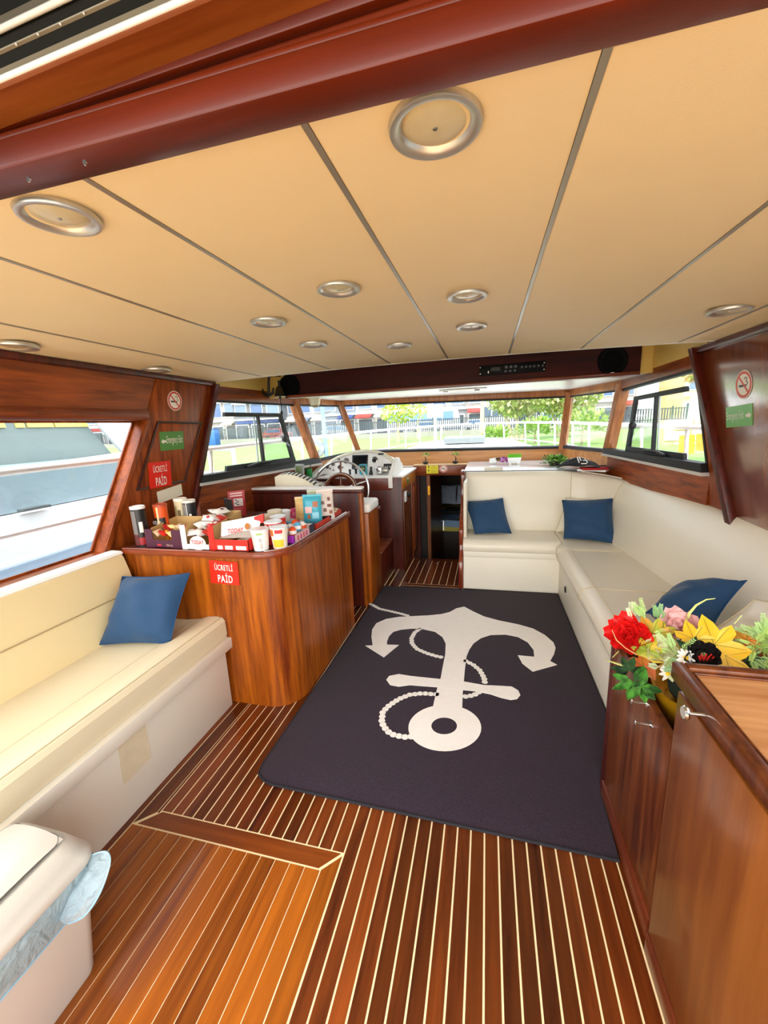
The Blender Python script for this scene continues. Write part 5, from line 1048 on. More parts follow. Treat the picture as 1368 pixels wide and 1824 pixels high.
# red price stand by the partition
c = ony(423, 905, 2.52); o, rect, txt, fr_ = sticker('price_stand', 'red notice card with white print leaning at the back of the counter', 'sign', (c.x, 2.52, ZT + 0.098), V((1, 0.25, 0)), V((0.02, 0.12, 1)), 0.125, 0.19, mat('b01c22', 0.35), tilt=0.06)
part('white_bottle', rect(-0.048, -0.034, -0.022, 0.026, 0.002, 0.0026), SIGNW, o); part('white_bottle', rect(-0.044, -0.038, 0.026, 0.040, 0.002, 0.0026), SIGNW, o)
part('white_panel', rect(-0.022, 0.046, -0.018, 0.038, 0.002, 0.0026), mat('e0d6cc', 0.5), o)
for k in range(4): part('print_block', rect(-0.014 + 0.012 * (k % 2), 0.004 + 0.014 * (k % 2), 0.024 - k * 0.011, 0.030 - k * 0.011, 0.0026, 0.003), SIGNK, o)
for y in (0.078, 0.060): part('print_line', rect(-0.046, 0.044, y - 0.006, y + 0.004, 0.002, 0.0026), mat('ecc8c0', 0.5), o)
for k in range(5): part('print_line', rect(-0.046, 0.044 - 0.01 * (k % 2), -0.036 - k * 0.010, -0.033 - k * 0.010, 0.002, 0.0026), mat('d8787a', 0.5), o)

# ---- waste bin with swing lid and a blue liner
def loop(cx, cy, hx, hy, z, r, n=6):
    pts = []
    for sx, sy, a0 in ((1, 1, 0), (-1, 1, PI / 2), (-1, -1, PI), (1, -1, 3 * PI / 2)):
        for k in range(n + 1):
            a = a0 + PI / 2 * k / n; pts.append(V((cx + sx * (hx - r) + r * math.cos(a), cy + sy * (hy - r) + r * math.sin(a), z)))
    return pts
def loft(loops, cap0=True, cap1=True):
    n = len(loops[0]); mb = MB(); vs = [p for l in loops for p in l]; fs = [(k * n + i, k * n + (i + 1) % n, (k + 1) * n + (i + 1) % n, (k + 1) * n + i) for k in range(len(loops) - 1) for i in range(n)]
    if cap0: fs.append(tuple(reversed(range(n))))
    if cap1: fs.append(tuple(range((len(loops) - 1) * n, len(loops) * n)))
    return mb.add(vs, fs)
bc = (-1.190, 0.435); BINM = mat('ccc7b9', 0.4); 
bi = thing('waste_bin', 'cream plastic swing-lid bin with a pale blue liner, bottom left corner', 'bin', (bc[0], bc[1], 0.0))
part('bin_body', loft([loop(*bc, 0.100, 0.185, 0.0, 0.025), loop(*bc, 0.104, 0.190, 0.01, 0.03), loop(*bc, 0.136, 0.226, 0.375, 0.04)]), BINM, bi, smooth=40)
part('lid_collar', loft([loop(*bc, 0.142, 0.233, 0.365, 0.045), loop(*bc, 0.146, 0.237, 0.378, 0.045), loop(*bc, 0.142, 0.233, 0.392, 0.045), loop(*bc, 0.138, 0.229, 0.396, 0.045), loop(*bc, 0.132, 0.222, 0.415, 0.05), loop(*bc, 0.116, 0.208, 0.443, 0.055), loop(*bc, 0.104, 0.195, 0.449, 0.05)]), BINM, bi, smooth=50)
def flapz(x, y): a = (x - bc[0]) / 0.112; b = (y - bc[1]) / 0.205; return 0.476 - 0.022 * a * a - 0.010 * b * b * b * b
part('swing_flap', MB().grid(lambda u, v: V((bc[0] + (u - .5) * 0.195, bc[1] + (v - .5) * 0.37, flapz(bc[0] + (u - .5) * 0.195, bc[1] + (v - .5) * 0.37) + 0.002 - 0.012 * math.exp(-(((u - .62) / .16) ** 2 + ((v - .55) / .20) ** 2)))), 20, 24), mat('c9c4b6', 0.38), bi, smooth=70)
part('flap_gap', MB().tube([V((p.x, p.y, flapz(p.x, p.y) + 0.001)) for p in loop(*bc, 0.0985, 0.187, 0, 0.03)], 0.0016, 5, True), mat('5a564c', 0.7), bi)
lm = bpy.data.materials.new('liner_film'); lm.use_nodes = True; t_ = lm.node_tree; t_.nodes.clear()
o1 = t_.nodes.new('ShaderNodeOutputMaterial'); mx = t_.nodes.new('ShaderNodeMixShader'); trn = t_.nodes.new('ShaderNodeBsdfTransparent'); pb = t_.nodes.new('ShaderNodeBsdfPrincipled')
trn.inputs['Color'].default_value = (0.80, 0.90, 0.94, 1); pb.inputs['Base Color'].default_value = lin('b4d0da'); pb.inputs['Roughness'].default_value = 0.25; mx.inputs['Fac'].default_value = 0.50
nz_ = t_.nodes.new('ShaderNodeTexNoise'); nz_.inputs['Scale'].default_value = 22; nz_.inputs['Detail'].default_value = 6; nz_.inputs['Distortion'].default_value = 1.5; bp_ = t_.nodes.new('ShaderNodeBump'); bp_.inputs['Distance'].default_value = 0.02; bp_.inputs['Strength'].default_value = 0.9; tcx = t_.nodes.new('ShaderNodeTexCoord'); t_.links.new(tcx.outputs['Object'], nz_.inputs['Vector']); t_.links.new(nz_.outputs['Fac'], bp_.inputs['Height']); t_.links.new(bp_.outputs[0], pb.inputs['Normal'])
t_.links.new(trn.outputs[0], mx.inputs[1]); t_.links.new(pb.outputs[0], mx.inputs[2]); t_.links.new(mx.outputs[0], o1.inputs['Surface'])
rs = random.Random(21); nl = 4 * 7 * 3
def lloop(f, z, amp, ph):
    base = loop(*bc, 0.136 - (0.39 - z) * 0.085 + f, 0.228 - (0.39 - z) * 0.095 + f, z, 0.045, 20); m_ = len(base)
    return [p + V((p.x - bc[0], p.y - bc[1], 0)).normalized() * amp * (math.sin(i * 0.9 + ph) + math.sin(i * 0.37 + 2 * ph)) + V((0, 0, amp * 1.2 * math.sin(i * 0.5 + ph))) for i, p in enumerate(base)]
part('liner', loft([lloop(0.004, 0.372, 0.001, 0), lloop(0.010, 0.350, 0.0020, 1), lloop(0.010, 0.325, 0.0028, 1.7), lloop(0.011, 0.298, 0.003, 2.4), lloop(0.012, 0.272, 0.0036, 3.0)], False, False), lm, bi, smooth=70)
part('liner_hem', MB().tube(lloop(0.013, 0.270, 0.0036, 3.0), 0.0022, 5, True), mat('8fb8cc', 0.4), bi, smooth=60)
ear = [(0.0, 0.0, 0.0), (0.03, 0.015, 0.012), (0.065, 0.02, 0.018), (0.085, 0.005, 0.0), (0.08, -0.03, -0.05), (0.055, -0.06, -0.09), (0.02, -0.08, -0.10)]
ec = V((-1.070, 0.640, 0.365))
def earpt(t):
    t *= 5.999; i = int(t); f = t - i; p0, p1, p2, p3 = [V(ear[min(6, max(0, i + k))]) for k in (-1, 0, 1, 2)]
    return 0.5 * (2 * p1 + (p2 - p0) * f + (2 * p0 - 5 * p1 + 4 * p2 - p3) * f * f + (3 * p1 - p0 - 3 * p2 + p3) * f ** 3)
part('liner_ear', MB().grid(lambda u, v: ec + V((0.012, -0.11 * u, -0.055 * u)) * (1 - v) + earpt(u) * v + V((0.4, 0.3, 1)) * 0.007 * math.sin(11 * u + 7 * v) * v * (1 - v) * 4, 24, 8), lm, bi, smooth=70)
part('liner_ear_hem', MB().tube([ec + earpt(k / 30) for k in range(31)], 0.0022, 5), mat('8fb8cc', 0.4), bi, smooth=60)

# ---- flower arrangement on the low cabinet
fa = thing('flower_arrangement', 'artificial flowers and autumn leaves in a gold bowl on the low cabinet', 'flowers', (0.64, 1.27, 0.52))
part('gold_bowl', MB().lathe([(0.05, 0.0), (0.06, 0.006), (0.115, 0.075), (0.142, 0.150), (0.150, 0.178), (0.142, 0.178), (0.11, 0.13)], (0.648, 1.235, 0.52), 32), GOLD, fa, smooth=50)
part('foam', MB().ball((0.645, 1.235, 0.685), 0.105, 0.105, 0.03), mat('1c2a16', 0.9), fa, smooth=60)
def F(px, py, y): p = ony(px, py, y); return V((p.x, y, p.z))
TOCAM = lambda p: (EYE - p).normalized()
def petal(c, d, n, L, w, curl, k=5):
    d = d.normalized(); s = d.cross(n).normalized(); n = s.cross(d)
    return MB().grid(lambda u, v: c + d * L * v * (1 - 0.12 * curl * v) + s * (u - .5) * w * (0.25 + 1.5 * math.sin(PI * min(0.97, 0.12 + 0.80 * v)) * 0.62) + n * (curl * L * 0.5 * v * v + w * 0.35 * ((u - .5) ** 2) * 4 * (0.3 + v) + 0.06 * L * math.sin(6 * u) * v), k, k)
def bloom(name, c, n, rings, m, label=None, core=None, seed=1):
    rs = random.Random(seed); n = n.normalized(); e = n.cross(V((0.2, 0.1, 1))).normalized(); g = n.cross(e)
    o = part(name, MB().ball(c, core[0] if core else 0.008, nu=10, nv=8), core[1] if core else m, fa, smooth=60, label=label)
    for cnt, L, w, lift, curl in rings:
        for k in range(cnt):
            a = 2 * PI * k / cnt + rs.random() * 0.5 + L * 40; d = (e * math.cos(a) + g * math.sin(a)) * math.cos(lift) + n * math.sin(lift)
            q = part('petal', petal(c, d, n, L * (0.9 + 0.2 * rs.random()), w, curl), m, o, smooth=75)
    return o
c = F(1122, 1132, 1.32); n = (TOCAM(c) + V((-0.5, -0.1, 0.5))).normalized()
bloom('red_flower', c, n, [(7, 0.072, 0.052, 0.15, 0.3), (6, 0.058, 0.050, 0.55, 0.1), (5, 0.042, 0.042, 0.95, -0.1), (3, 0.03, 0.03, 1.3, -0.2)], mat('d8100c', 0.55), 'large red silk flower', seed=2)
c = F(1210, 1118, 1.34); n = (TOCAM(c) + V((-0.1, 0.2, 0.9))).normalized()
bloom('pink_rose', c, n, [(6, 0.060, 0.055, 0.35, 0.0), (5, 0.046, 0.048, 0.8, -0.2), (4, 0.032, 0.036, 1.15, -0.3)], mat('e6b4ae', 0.6), 'pale pink rose', seed=3)
c = F(1176, 1112, 1.38); bloom('brown_bud', c, V((0.2, 0, 1)), [(5, 0.034, 0.028, 1.0, -0.3)], mat('b07a48', 0.6), seed=4)
c = F(1180, 1162, 1.26); n = (TOCAM(c) + V((0, 0, .5))).normalized(); bloom('cream_rose', c, n, [(6, 0.050, 0.045, 0.3, 0.1), (4, 0.034, 0.036, 0.9, -0.2)], mat('d9d8a8', 0.6), 'pale green and cream rose', seed=6)
c = F(1252, 1172, 1.19); n = (TOCAM(c) + V((0, -0.1, .3))).normalized(); bloom('black_flower', c, n, [(8, 0.052, 0.034, 0.35, 0.3), (6, 0.036, 0.028, 0.8, 0.0)], mat('17120f', 0.5), 'near-black flower with red stamens', core=(0.012, mat('b81a14', 0.5)), seed=7)
for k in range(7):
    c2_ = F(1247 + 3 * k, 1176 - (k % 2) * 4, 1.17); part('red_stamen', MB().tube([c2_, c2_ + V((0.002 * (k - 3), -0.004, 0.014))], 0.0018, 5), mat('d82a20', 0.5), fa)
for px, py, y, sd in ((1208, 1190, 1.20, 1), (1190, 1200, 1.20, 2), (1222, 1172, 1.185, 3)):
    c = F(px, py, y); n = (TOCAM(c) + V((-0.2, 0, .3))).normalized(); bloom('daisy', c, n, [(12, 0.024, 0.008, 0.1, 0.1)], mat('f4f2ea', 0.55), 'white daisy', core=(0.007, mat('f0c818', 0.6)), seed=sd)
MAPLE = [(0, -0.95), (0.06, -0.42), (0.45, -0.62), (0.38, -0.36), (0.92, -0.18), (0.62, 0.0), (0.78, 0.36), (0.40, 0.26), (0.28, 0.50), (0.12, 0.42), (0.0, 1.0), (-0.12, 0.42), (-0.28, 0.50), (-0.40, 0.26), (-0.78, 0.36), (-0.62, 0.0), (-0.92, -0.18), (-0.38, -0.36), (-0.45, -0.62), (-0.06, -0.42)]
MAPLE = [(x, y) for x, y in MAPLE[1:]]
LEAF2 = [(0, -0.45), (0.45, -0.52), (0.98, -0.22), (0.72, 0.02), (0.52, 0.10), (0.72, 0.32), (0.70, 0.64), (0.45, 0.55), (0.30, 0.45), (0.22, 0.74), (0, 1.08), (-0.22, 0.74), (-0.30, 0.45), (-0.45, 0.55), (-0.70, 0.64), (-0.72, 0.32), (-0.52, 0.10), (-0.72, 0.02), (-0.98, -0.22), (-0.45, -0.52)]
def leafmat(a, b, sc):
    key = ('leaf', a, b, sc)
    if key in MATS: return MATS[key]
    m = mat(a, 0.5, vary=0.0001, vscale=sc).copy(); mx_ = [x for x in m.node_tree.nodes if x.type == 'MIX'][0]; mx_.inputs['A'].default_value = lin(a); mx_.inputs['B'].default_value = lin(b)
    mr = m.node_tree.nodes.new('ShaderNodeMapRange'); mr.inputs['From Min'].default_value = 0.4; mr.inputs['From Max'].default_value = 0.6
    l = mx_.inputs['Factor'].links[0]; src = l.from_socket; m.node_tree.links.remove(l); m.node_tree.links.new(src, mr.inputs['Value']); m.node_tree.links.new(mr.outputs[0], mx_.inputs['Factor'])
    MATS[key] = m; return m
def maple(c, upd, n, s, m, bend=0.25, shape=LEAF2, label=None):
    n = n.normalized(); v = (upd - n * upd.dot(n)).normalized(); u = v.cross(n)
    P = []
    for x, y in shape: P.append(c + u * x * s + v * y * s - n * bend * s * (x * x + 0.6 * y * y))
    o_ = c + v * 0.0
    mb = MB(); k = len(P); top = [o_] + P; bot = [p - n * 0.0012 for p in top]
    mb.add(top + bot, [(0, 1 + i, 1 + (i + 1) % k) for i in range(k)] + [(k + 1, k + 2 + (i + 1) % k, k + 2 + i) for i in range(k)] + [(1 + i, k + 2 + i, k + 2 + (i + 1) % k, 1 + (i + 1) % k) for i in range(k)])
    lf_ = part('maple_leaf', mb, m, fa, label=label)
    for i in (4, 8, 12 if len(shape) > 12 else 0):
        pass
    vein = MB()
    for i in (2, 6, 10, 14, 18): vein.tube([o_ + n * 0.0006, P[i] * 0.85 + o_ * 0.15 + n * 0.0008], 0.0008, 4)
    part('leaf_vein', vein, mat('8a7a20', 0.6), lf_)
YL = leafmat('e8a80c', 'd8b428', 14); OG = leafmat('d8862a', '9aa82c', 22); GL = leafmat('8aa024', 'd8b830', 30); OR = leafmat('d0641a', 'c89030', 24)
c = F(1272, 1148, 1.22); maple(c, V((-0.25, 0.1, 1)), TOCAM(c) + V((0.1, 0, 0.3)), 0.085, YL, label='large yellow maple leaf')
c = F(1236, 1138, 1.24); maple(c, V((-0.5, 0.1, 1)), TOCAM(c) + V((-0.2, 0, 0.3)), 0.055, YL)
c = F(1292, 1168, 1.20); maple(c, V((1.0, 0.1, 0.25)), TOCAM(c) + V((0.1, 0, 0.5)), 0.060, YL)
c = F(1330, 1140, 1.28); maple(c, V((1.0, 0.2, 0.2)), TOCAM(c) + V((0, 0, 0.8)), 0.045, OR)
c = F(1162, 1128, 1.30); maple(c, V((-0.6, 0.1, 1)), TOCAM(c) + V((-0.1, 0, 0.2)), 0.058, OG, label='orange and green maple leaf')
c = F(1180, 1128, 1.30); maple(c, V((0.8, 0.1, 0.4)), TOCAM(c) + V((0.2, 0, 0.3)), 0.045, GL)
c = F(1155, 1160, 1.25); maple(c, V((0.2, 0, 1)), TOCAM(c) + V((-0.1, 0, 0.2)), 0.048, GL)
c = F(1146, 1186, 1.24); maple(c, V((-0.7, 0, -0.3)), TOCAM(c) + V((-0.3, 0, 0.1)), 0.046, OR)
def blade(pts, r, m, name='grass_blade'): part(name, MB().tube([F(*p) for p in pts], r, 5), m, fa, smooth=60)
GB = mat('c8cc78', 0.6)
blade([(1222, 1108, 1.33), (1228, 1092, 1.33), (1240, 1078, 1.33), (1258, 1068, 1.33), (1274, 1066, 1.33)], [0.004, 0.004, 0.003, 0.002, 0.001], GB)
blade([(1138, 1194, 1.22), (1118, 1188, 1.2), (1098, 1182, 1.18), (1080, 1176, 1.16)], [0.004, 0.003, 0.003, 0.001], GB)
blade([(1090, 1122, 1.28), (1098, 1140, 1.27), (1115, 1155, 1.26), (1134, 1166, 1.25)], [0.001, 0.002, 0.002, 0.003], mat('d8905a', 0.6))
blade([(1102, 1160, 1.25), (1096, 1166, 1.24), (1091, 1171, 1.23)], 0.0012, GB)
blade([(1308, 1111, 1.28), (1316, 1102, 1.28), (1321, 1096, 1.28)], 0.0015, GB)
def sprig(c, dirs, L, w, m, name='green_leaf'):
    for d in dirs:
        d = V(d).normalized(); s = d.cross(TOCAM(c)).normalized(); nn = TOCAM(c)
        part(name, MB().add([c, c + d * L * 0.35 + s * w + nn * 0.004, c + d * L * 0.7 + s * w * 0.8 + nn * 0.006, c + d * L, c + d * L * 0.7 - s * w * 0.8 + nn * 0.006, c + d * L * 0.35 - s * w + nn * 0.004, c + d * L * 0.5 + nn * -0.004], [(0, 1, 6), (1, 2, 6), (2, 3, 6), (3, 4, 6), (4, 5, 6), (5, 0, 6)]), m, fa)
DG = leafmat('1f4a18', '4a8a30', 40); DG2 = leafmat('14281a', '2c5028', 40); LG = mat('a8c878', 0.6); LG2 = mat('d0dcae', 0.6)
sprig(F(1128, 1215, 1.17), [(-0.9, 0, -0.5), (-0.2, -0.1, -1), (-0.6, 0, 0.2), (0.5, -0.1, -0.6), (0.9, 0, -0.25), (0.4, 0, 0.9)], 0.062, 0.011, DG)
sprig(F(1142, 1222, 1.16), [(0.3, 0, -1), (0.8, 0, -0.8), (-0.6, 0, -0.9), (1.0, 0, -0.2), (0.1, 0, 0.8)], 0.058, 0.012, DG)
sprig(F(1120, 1195, 1.19), [(-1, 0, 0.1), (-0.8, 0, -0.5), (0.2, 0, 0.8), (-0.3, 0, 0.6), (0.8, 0, 0.2)], 0.05, 0.010, DG2)
sprig(F(1230, 1160, 1.22), [(-0.8, 0, 0.7), (0.2, 0, 1)], 0.05, 0.010, DG2)
rs = random.Random(31)
def fern(px, py, y, n_, L, m, spread, upd):
    mb = MB(); c = F(px, py, y)
    for _ in range(n_):
        d = V((upd[0] + (rs.random() - .5) * spread, (rs.random() - .5) * spread, upd[1] + (rs.random() - .5) * spread)).normalized(); tip = c + d * L * (0.6 + 0.5 * rs.random()); pts = [c, (c + tip) / 2 + V((0, 0, 0.004)), tip]
        mb.tube(pts, [0.0012, 0.001, 0.0006], 3)
        for k in range(1, 8):
            p = c.lerp(tip, 0.25 + 0.1 * k)
            for s in (-1, 1):
                e = (d + d.cross(TOCAM(c)) * s * 0.9).normalized(); l = 0.016 * (1 - 0.07 * k); q = d.cross(e).normalized().cross(e) * 0.0022
                mb.add([p, p + e * l * 0.5 + q, p + e * l, p + e * l * 0.5 - q], [(0, 1, 2, 3)])
    part('fern_sprig', mb, m, fa, kind='stuff')
fern(1150, 1104, 1.34, 6, 0.07, LG, 1.0, (-0.3, 1)); fern(1128, 1106, 1.34, 4, 0.06, LG2, 0.8, (-0.3, 1)); fern(1172, 1106, 1.36, 7, 0.05, mat('88b070', 0.6), 1.0, (0.1, 1))
fern(1205, 1165, 1.22, 10, 0.07, LG, 1.8, (-0.1, 0.5)); fern(1180, 1190, 1.22, 6, 0.045, LG2, 1.4, (0.2, 0.4)); fern(1210, 1190, 1.2, 6, 0.05, mat('9cc890', 0.6), 1.6, (-0.3, 0.2))
for px, py in ((1345, 1150), (1362, 1135), (1360, 1165), (1335, 1168), (1385, 1150)):
    fern(px, py, 1.27, 16, 0.065, [LG, mat('b8d470', 0.6), mat('86a848', 0.6)][px % 3], 2.4, (0, 0.6))
leafy(fa, 'dark_filler', (0.65, 1.28, 0.73), 0.10, 90, 0.05, [mat('1c3216', 0.7), mat('2c4a20', 0.7)], 44, 0.5)
leafy(fa, 'dark_filler', (0.76, 1.24, 0.72), 0.10, 90, 0.05, [mat('2c4a20', 0.7), mat('6a8a38', 0.7)], 45, 0.5)
# ================================================================== OUTSIDE
G = 0.2
gr = struct('ground', B(-140, 120, 47, 160, G - 1.5, G - 0.02), mat('8c8982', 0.9, vary=0.08))
wtr = bpy.data.objects; part_w = struct('water', B(-140, 120, -60, 12, -0.95, -0.9), mat('5c7478', 0.12, bump=0.4, bscale=3))
qy = struct('quay', B(-140, 120, 12, 47, -1.5, G), mat('6c8f48', 0.95, vary=0.25, vscale=1.2, bump=0.5, bscale=20))
part('kerb', B(-140, 120, 11.6, 12.0, -1.5, G + 0.05), mat('c8c4ba', 0.8), qy)
part('path', B(-140, 30, 46.4, 47.4, G, G + 0.55), mat('8a8882', 0.85), qy)
# own foredeck, hatch and bow rails
fd = struct('foredeck', MB().prism([(x, y, 1.0) for x, y in ((-1.75, 5.16), (0.98, 5.16), (0.95, 7.5), (0.55, 9.5), (-0.36, 11.2), (-1.3, 9.5), (-1.68, 7.5))], [(x, y, z) for x, y, z in ((-1.3, 5.2, 1.10), (0.58, 5.2, 1.10), (0.5, 7.5, 1.16), (0.2, 9.5, 1.15), (-0.36, 10.6, 1.10), (-0.92, 9.5, 1.15), (-1.2, 7.5, 1.16))]), mat('f1f1ee', 0.4))
dk = part('side_deck', MB().polyz([(-2.5, -1.0), (-2.12, -1.0), (-2.12, 2.4), (-1.75, 4.98), (-1.68, 7.5), (-1.3, 9.5), (-0.36, 11.2), (-0.36, 11.7), (-1.6, 9.9), (-2.1, 7.6), (-2.4, 4.0)], 0.62, 0.70), mat('dfe3e6', 0.5), fd)
part('side_deck', MB().polyz([(1.78, -1.0), (1.40, -1.0), (1.40, 2.4), (1.0, 4.98), (0.95, 7.5), (0.55, 9.5), (-0.36, 11.2), (-0.36, 11.7), (0.88, 9.9), (1.38, 7.6), (1.68, 4.0)], 0.62, 0.70), mat('dfe3e6', 0.5), fd)
part('roof_skin', B(-2.12, 1.4, 0.705, 3.6, 2.11, 2.16).polyz([(-2.05, 3.52), (1.24, 3.52), (0.92, 5.0), (-1.84, 5.0)], 1.91, 1.95), mat('e8e8e4', 0.5), fd)
part('sun_block_canopy', B(-2.4, 1.7, -0.9, 0.60, 2.42, 2.47), mat('3c3a36', 0.6), fd)  # canopy added and sized to block direct sun from behind
part('hull', B(-2.55, -2.45, -1.0, 5.0, -0.9, 0.66).box(1.72, 1.82, -1.0, 5.0, -0.9, 0.66), mat('eceae4', 0.5), fd)
part('cockpit_deck', B(-2.5, 1.8, -4.0, -0.7, -0.2, -0.06), mat('c8a878', 0.7), fd)
ht = one('deck_hatch', B(-0.72, -0.02, 7.0, 7.5, 1.16, 1.28), mat('6c7478', 0.25), 'grey tinted deck hatch on the white foredeck', 'hatch', bevel=0.03)
def rail(name, label, pts, ztop, step):
    o = thing(name, label, 'railing', (pts[0][0], pts[0][1], 0.70), 'white bow rails'); P = [V((x, y, 0)) for x, y in pts]
    M_ = mat('f4f4f2', 0.35)
    part('top_rail', MB().tube([V((p.x, p.y, ztop(p.y))) for p in P], 0.022, 8), M_, o, smooth=60)
    part('middle_rail', MB().tube([V((p.x, p.y, 0.70 + (ztop(p.y) - 0.70) * 0.5)) for p in P], 0.010, 6), M_, o, smooth=60)
    acc = 0.3
    for a, b in zip(P, P[1:]):
        L = (b - a).length; t = acc
        while t < L:
            p = a.lerp(b, t / L); d = (b - a).normalized(); part('stanchion', MB().tube([V((p.x, p.y, 0.70)), V((p.x, p.y, ztop(p.y))) + d * 0.10], 0.016, 7), M_, o, smooth=60); t += step
        acc = t - L
zr = lambda y: 1.34 + 0.012 * y
rail('bow_rail', 'white tubular bow rail running forward on the left side deck', [(-2.42, 1.0), (-2.35, 4.0), (-2.08, 7.6), (-1.55, 9.9), (-0.42, 11.6)], zr, 0.85)
rail('bow_rail', 'white tubular bow rail running forward on the right side deck', [(1.70, 1.0), (1.63, 4.0), (1.36, 7.6), (0.83, 9.9), (-0.30, 11.6)], zr, 0.85)
# spotlight/fan on a post ahead of the left quarter window
a = ony(563, 799, 6.2); fn_ = thing('round_reel', 'grey round reel with a pale yellow centre outside the left quarter window', 'reel', (a.x, 6.2, 0.70))
part('reel_disc', MB().lathe([(0.14, -0.03), (0.15, 0.0), (0.14, 0.03), (0.06, 0.035)], a, 28, (0.2, -1, 0)), mat('8c9296', 0.5), fn_, smooth=40)
part('reel_centre', MB().lathe([(0.055, 0.034), (0.05, 0.05)], a, 18, (0.2, -1, 0)), mat('e0d87a', 0.5), fn_, smooth=40)
part('reel_post', MB().tube([(a.x + 0.16, 6.25, 0.70), (a.x + 0.14, 6.25, 2.0)], 0.035, 8), mat('7ea0c4', 0.5), fn_, smooth=60)
part('reel_stand', MB().tube([(a.x, 6.25, 0.70), (a.x, 6.24, a.z)], 0.02, 8), mat('b8bcc0', 0.5), fn_, smooth=60)
# neighbouring boat beside the left window
nb_ = thing('neighbour_boat', 'white motor boat with grey deckhouse moored alongside, left window', 'boat', (-4.4, 1.0, -0.9))
part('boat_hull', MB().hexa([(-4.7, -4, -0.9), (-4.3, -4, -0.9), (-4.3, 4.6, -0.9), (-4.7, 4.6, -0.9), (-4.7, -4, 0.84), (-4.15, -4, 0.80), (-4.25, 5.0, 0.86), (-4.7, 5.0, 0.88)]), mat('dcdadc', 0.45), nb_, bevel=0.02)
part('sky_reflection_band', MB().hexa([(-4.24, -4, 0.1), (-4.20, -4, 0.1), (-4.26, 4.6, 0.14), (-4.30, 4.6, 0.14), (-4.22, -4, 0.30), (-4.15, -4, 0.30), (-4.225, 4.7, 0.42), (-4.3, 4.7, 0.42)]), mat('a4b4ca', 0.4), nb_)  # sky-blue reflection put in as a coloured band low on the hull
part('bulwark', MB().hexa([(-4.65, -4, 0.84), (-4.25, -4, 0.82), (-4.32, 4.3, 0.87), (-4.65, 4.3, 0.88), (-4.65, -4, 1.26), (-4.28, -4, 1.22), (-4.35, 4.4, 1.30), (-4.65, 4.4, 1.30)]), mat('8498a0', 0.4), nb_)
part('hand_rail', MB().tube([(-4.15, -4, 1.16), (-4.18, 2.6, 1.255), (-4.2, 4.2, 1.335)], 0.022, 8), mat('eef0f0', 0.4), nb_, smooth=60)
part('deckhouse', MB().hexa([(-5.6, -4, 1.2), (-4.72, -4, 1.2), (-4.72, 4.3, 1.2), (-5.6, 4.3, 1.2), (-5.6, -4, 2.7), (-4.95, -4, 2.7), (-4.95, 3.4, 2.7), (-5.6, 3.4, 2.7)]), mat('768482', 0.45), nb_)
for y0, y1, y2 in ((2.2, 3.12, 3.08), (3.22, 3.30, 3.27), (3.33, 3.60, 3.55), (3.62, 4.02, 3.80)): part('yellow_window', MB().hexa([(-4.84, y0, 1.66), (-4.77, y0, 1.66), (-4.77, y1, 1.66), (-4.84, y1, 1.66), (-4.92, y0, 2.25), (-4.85, y0, 2.25), (-4.85, y2, 2.25), (-4.92, y2, 2.25)]), mat('e4c868', 0.3), nb_)
part('cleat', B(-4.24, -4.16, 2.70, 2.95, 0.872, 0.895), mat('4c5254', 0.4), nb_)
part('white_screen', MB().polyx([(4.35, 1.30), (5.2, 0.86), (5.2, 2.6), (3.85, 2.6), (4.0, 1.75)], -4.70, -4.66), mat('dcdade', 0.5), nb_)
# gangway frames and bench on the quay, seen through the left side window
def frames(label, x0, y0, n):
    o = thing('gangway_frame', label, 'frame', (x0, y0, 0.1), 'white metal frames on the quay'); M_ = mat('e8ecf0', 0.4)
    for k in range(n): part('upright', MB().tube([(x0 - k * 0.6, y0 + 0.25 * k, -0.8), (x0 - k * 0.6, y0 + 0.25 * k, 1.28)], 0.03, 8), M_, o, smooth=60)
    for z in (0.85, 1.28): part('bar', MB().tube([(x0, y0, z), (x0 - 0.6 * (n - 1), y0 + 0.25 * (n - 1), z)], 0.028, 8), M_, o, smooth=60)
frames('white gangway rail frame beyond the left side window', -3.6, 5.2, 4)
a = ony(378, 765, 43); bb = thing('blue_container', 'blue recycling container on the quay by the left post', 'container', (a.x, 43, G))
part('container_body', B(a.x - 0.6, a.x + 0.6, 42.5, 43.5, G, G + 1.9), mat('2a5fb0', 0.5), bb, bevel=0.08); part('container_lid', B(a.x - 0.64, a.x + 0.64, 42.45, 43.55, G + 1.9, G + 2.0), mat('1c4a90', 0.5), bb, bevel=0.04)
# fence along the lawn
def fence(label, x0, x1, y):
    o = thing('picket_fence', label, 'fence', ((x0 + x1) / 2, y, G), 'grey metal fences'); M_ = mat('3c454c', 0.5); mb = MB(); x = x0
    while x < x1: mb.box(x, x + 0.11, y, y + 0.04, G + 0.5, G + 1.95); x += 0.24
    part('pickets', mb, M_, o, kind='stuff')
    for z in (0.75, 1.8): part('fence_rail', B(x0, x1, y + 0.04, y + 0.08, G + z, G + z + 0.08), M_, o)
    x = x0
    while x <= x1: part('fence_post', B(x - 0.06, x + 0.06, y - 0.05, y + 0.09, G + 0.5, G + 2.1), M_, o); x += 6.0
fence('grey picket fence on a white kerb along the left part of the lawn', -60, -6, 47); fence('grey picket fence on a white kerb behind the sign pole', -5.8, 5.8, 47); fence('grey picket fence on a white kerb behind the leafy trees', 6, 24, 47)
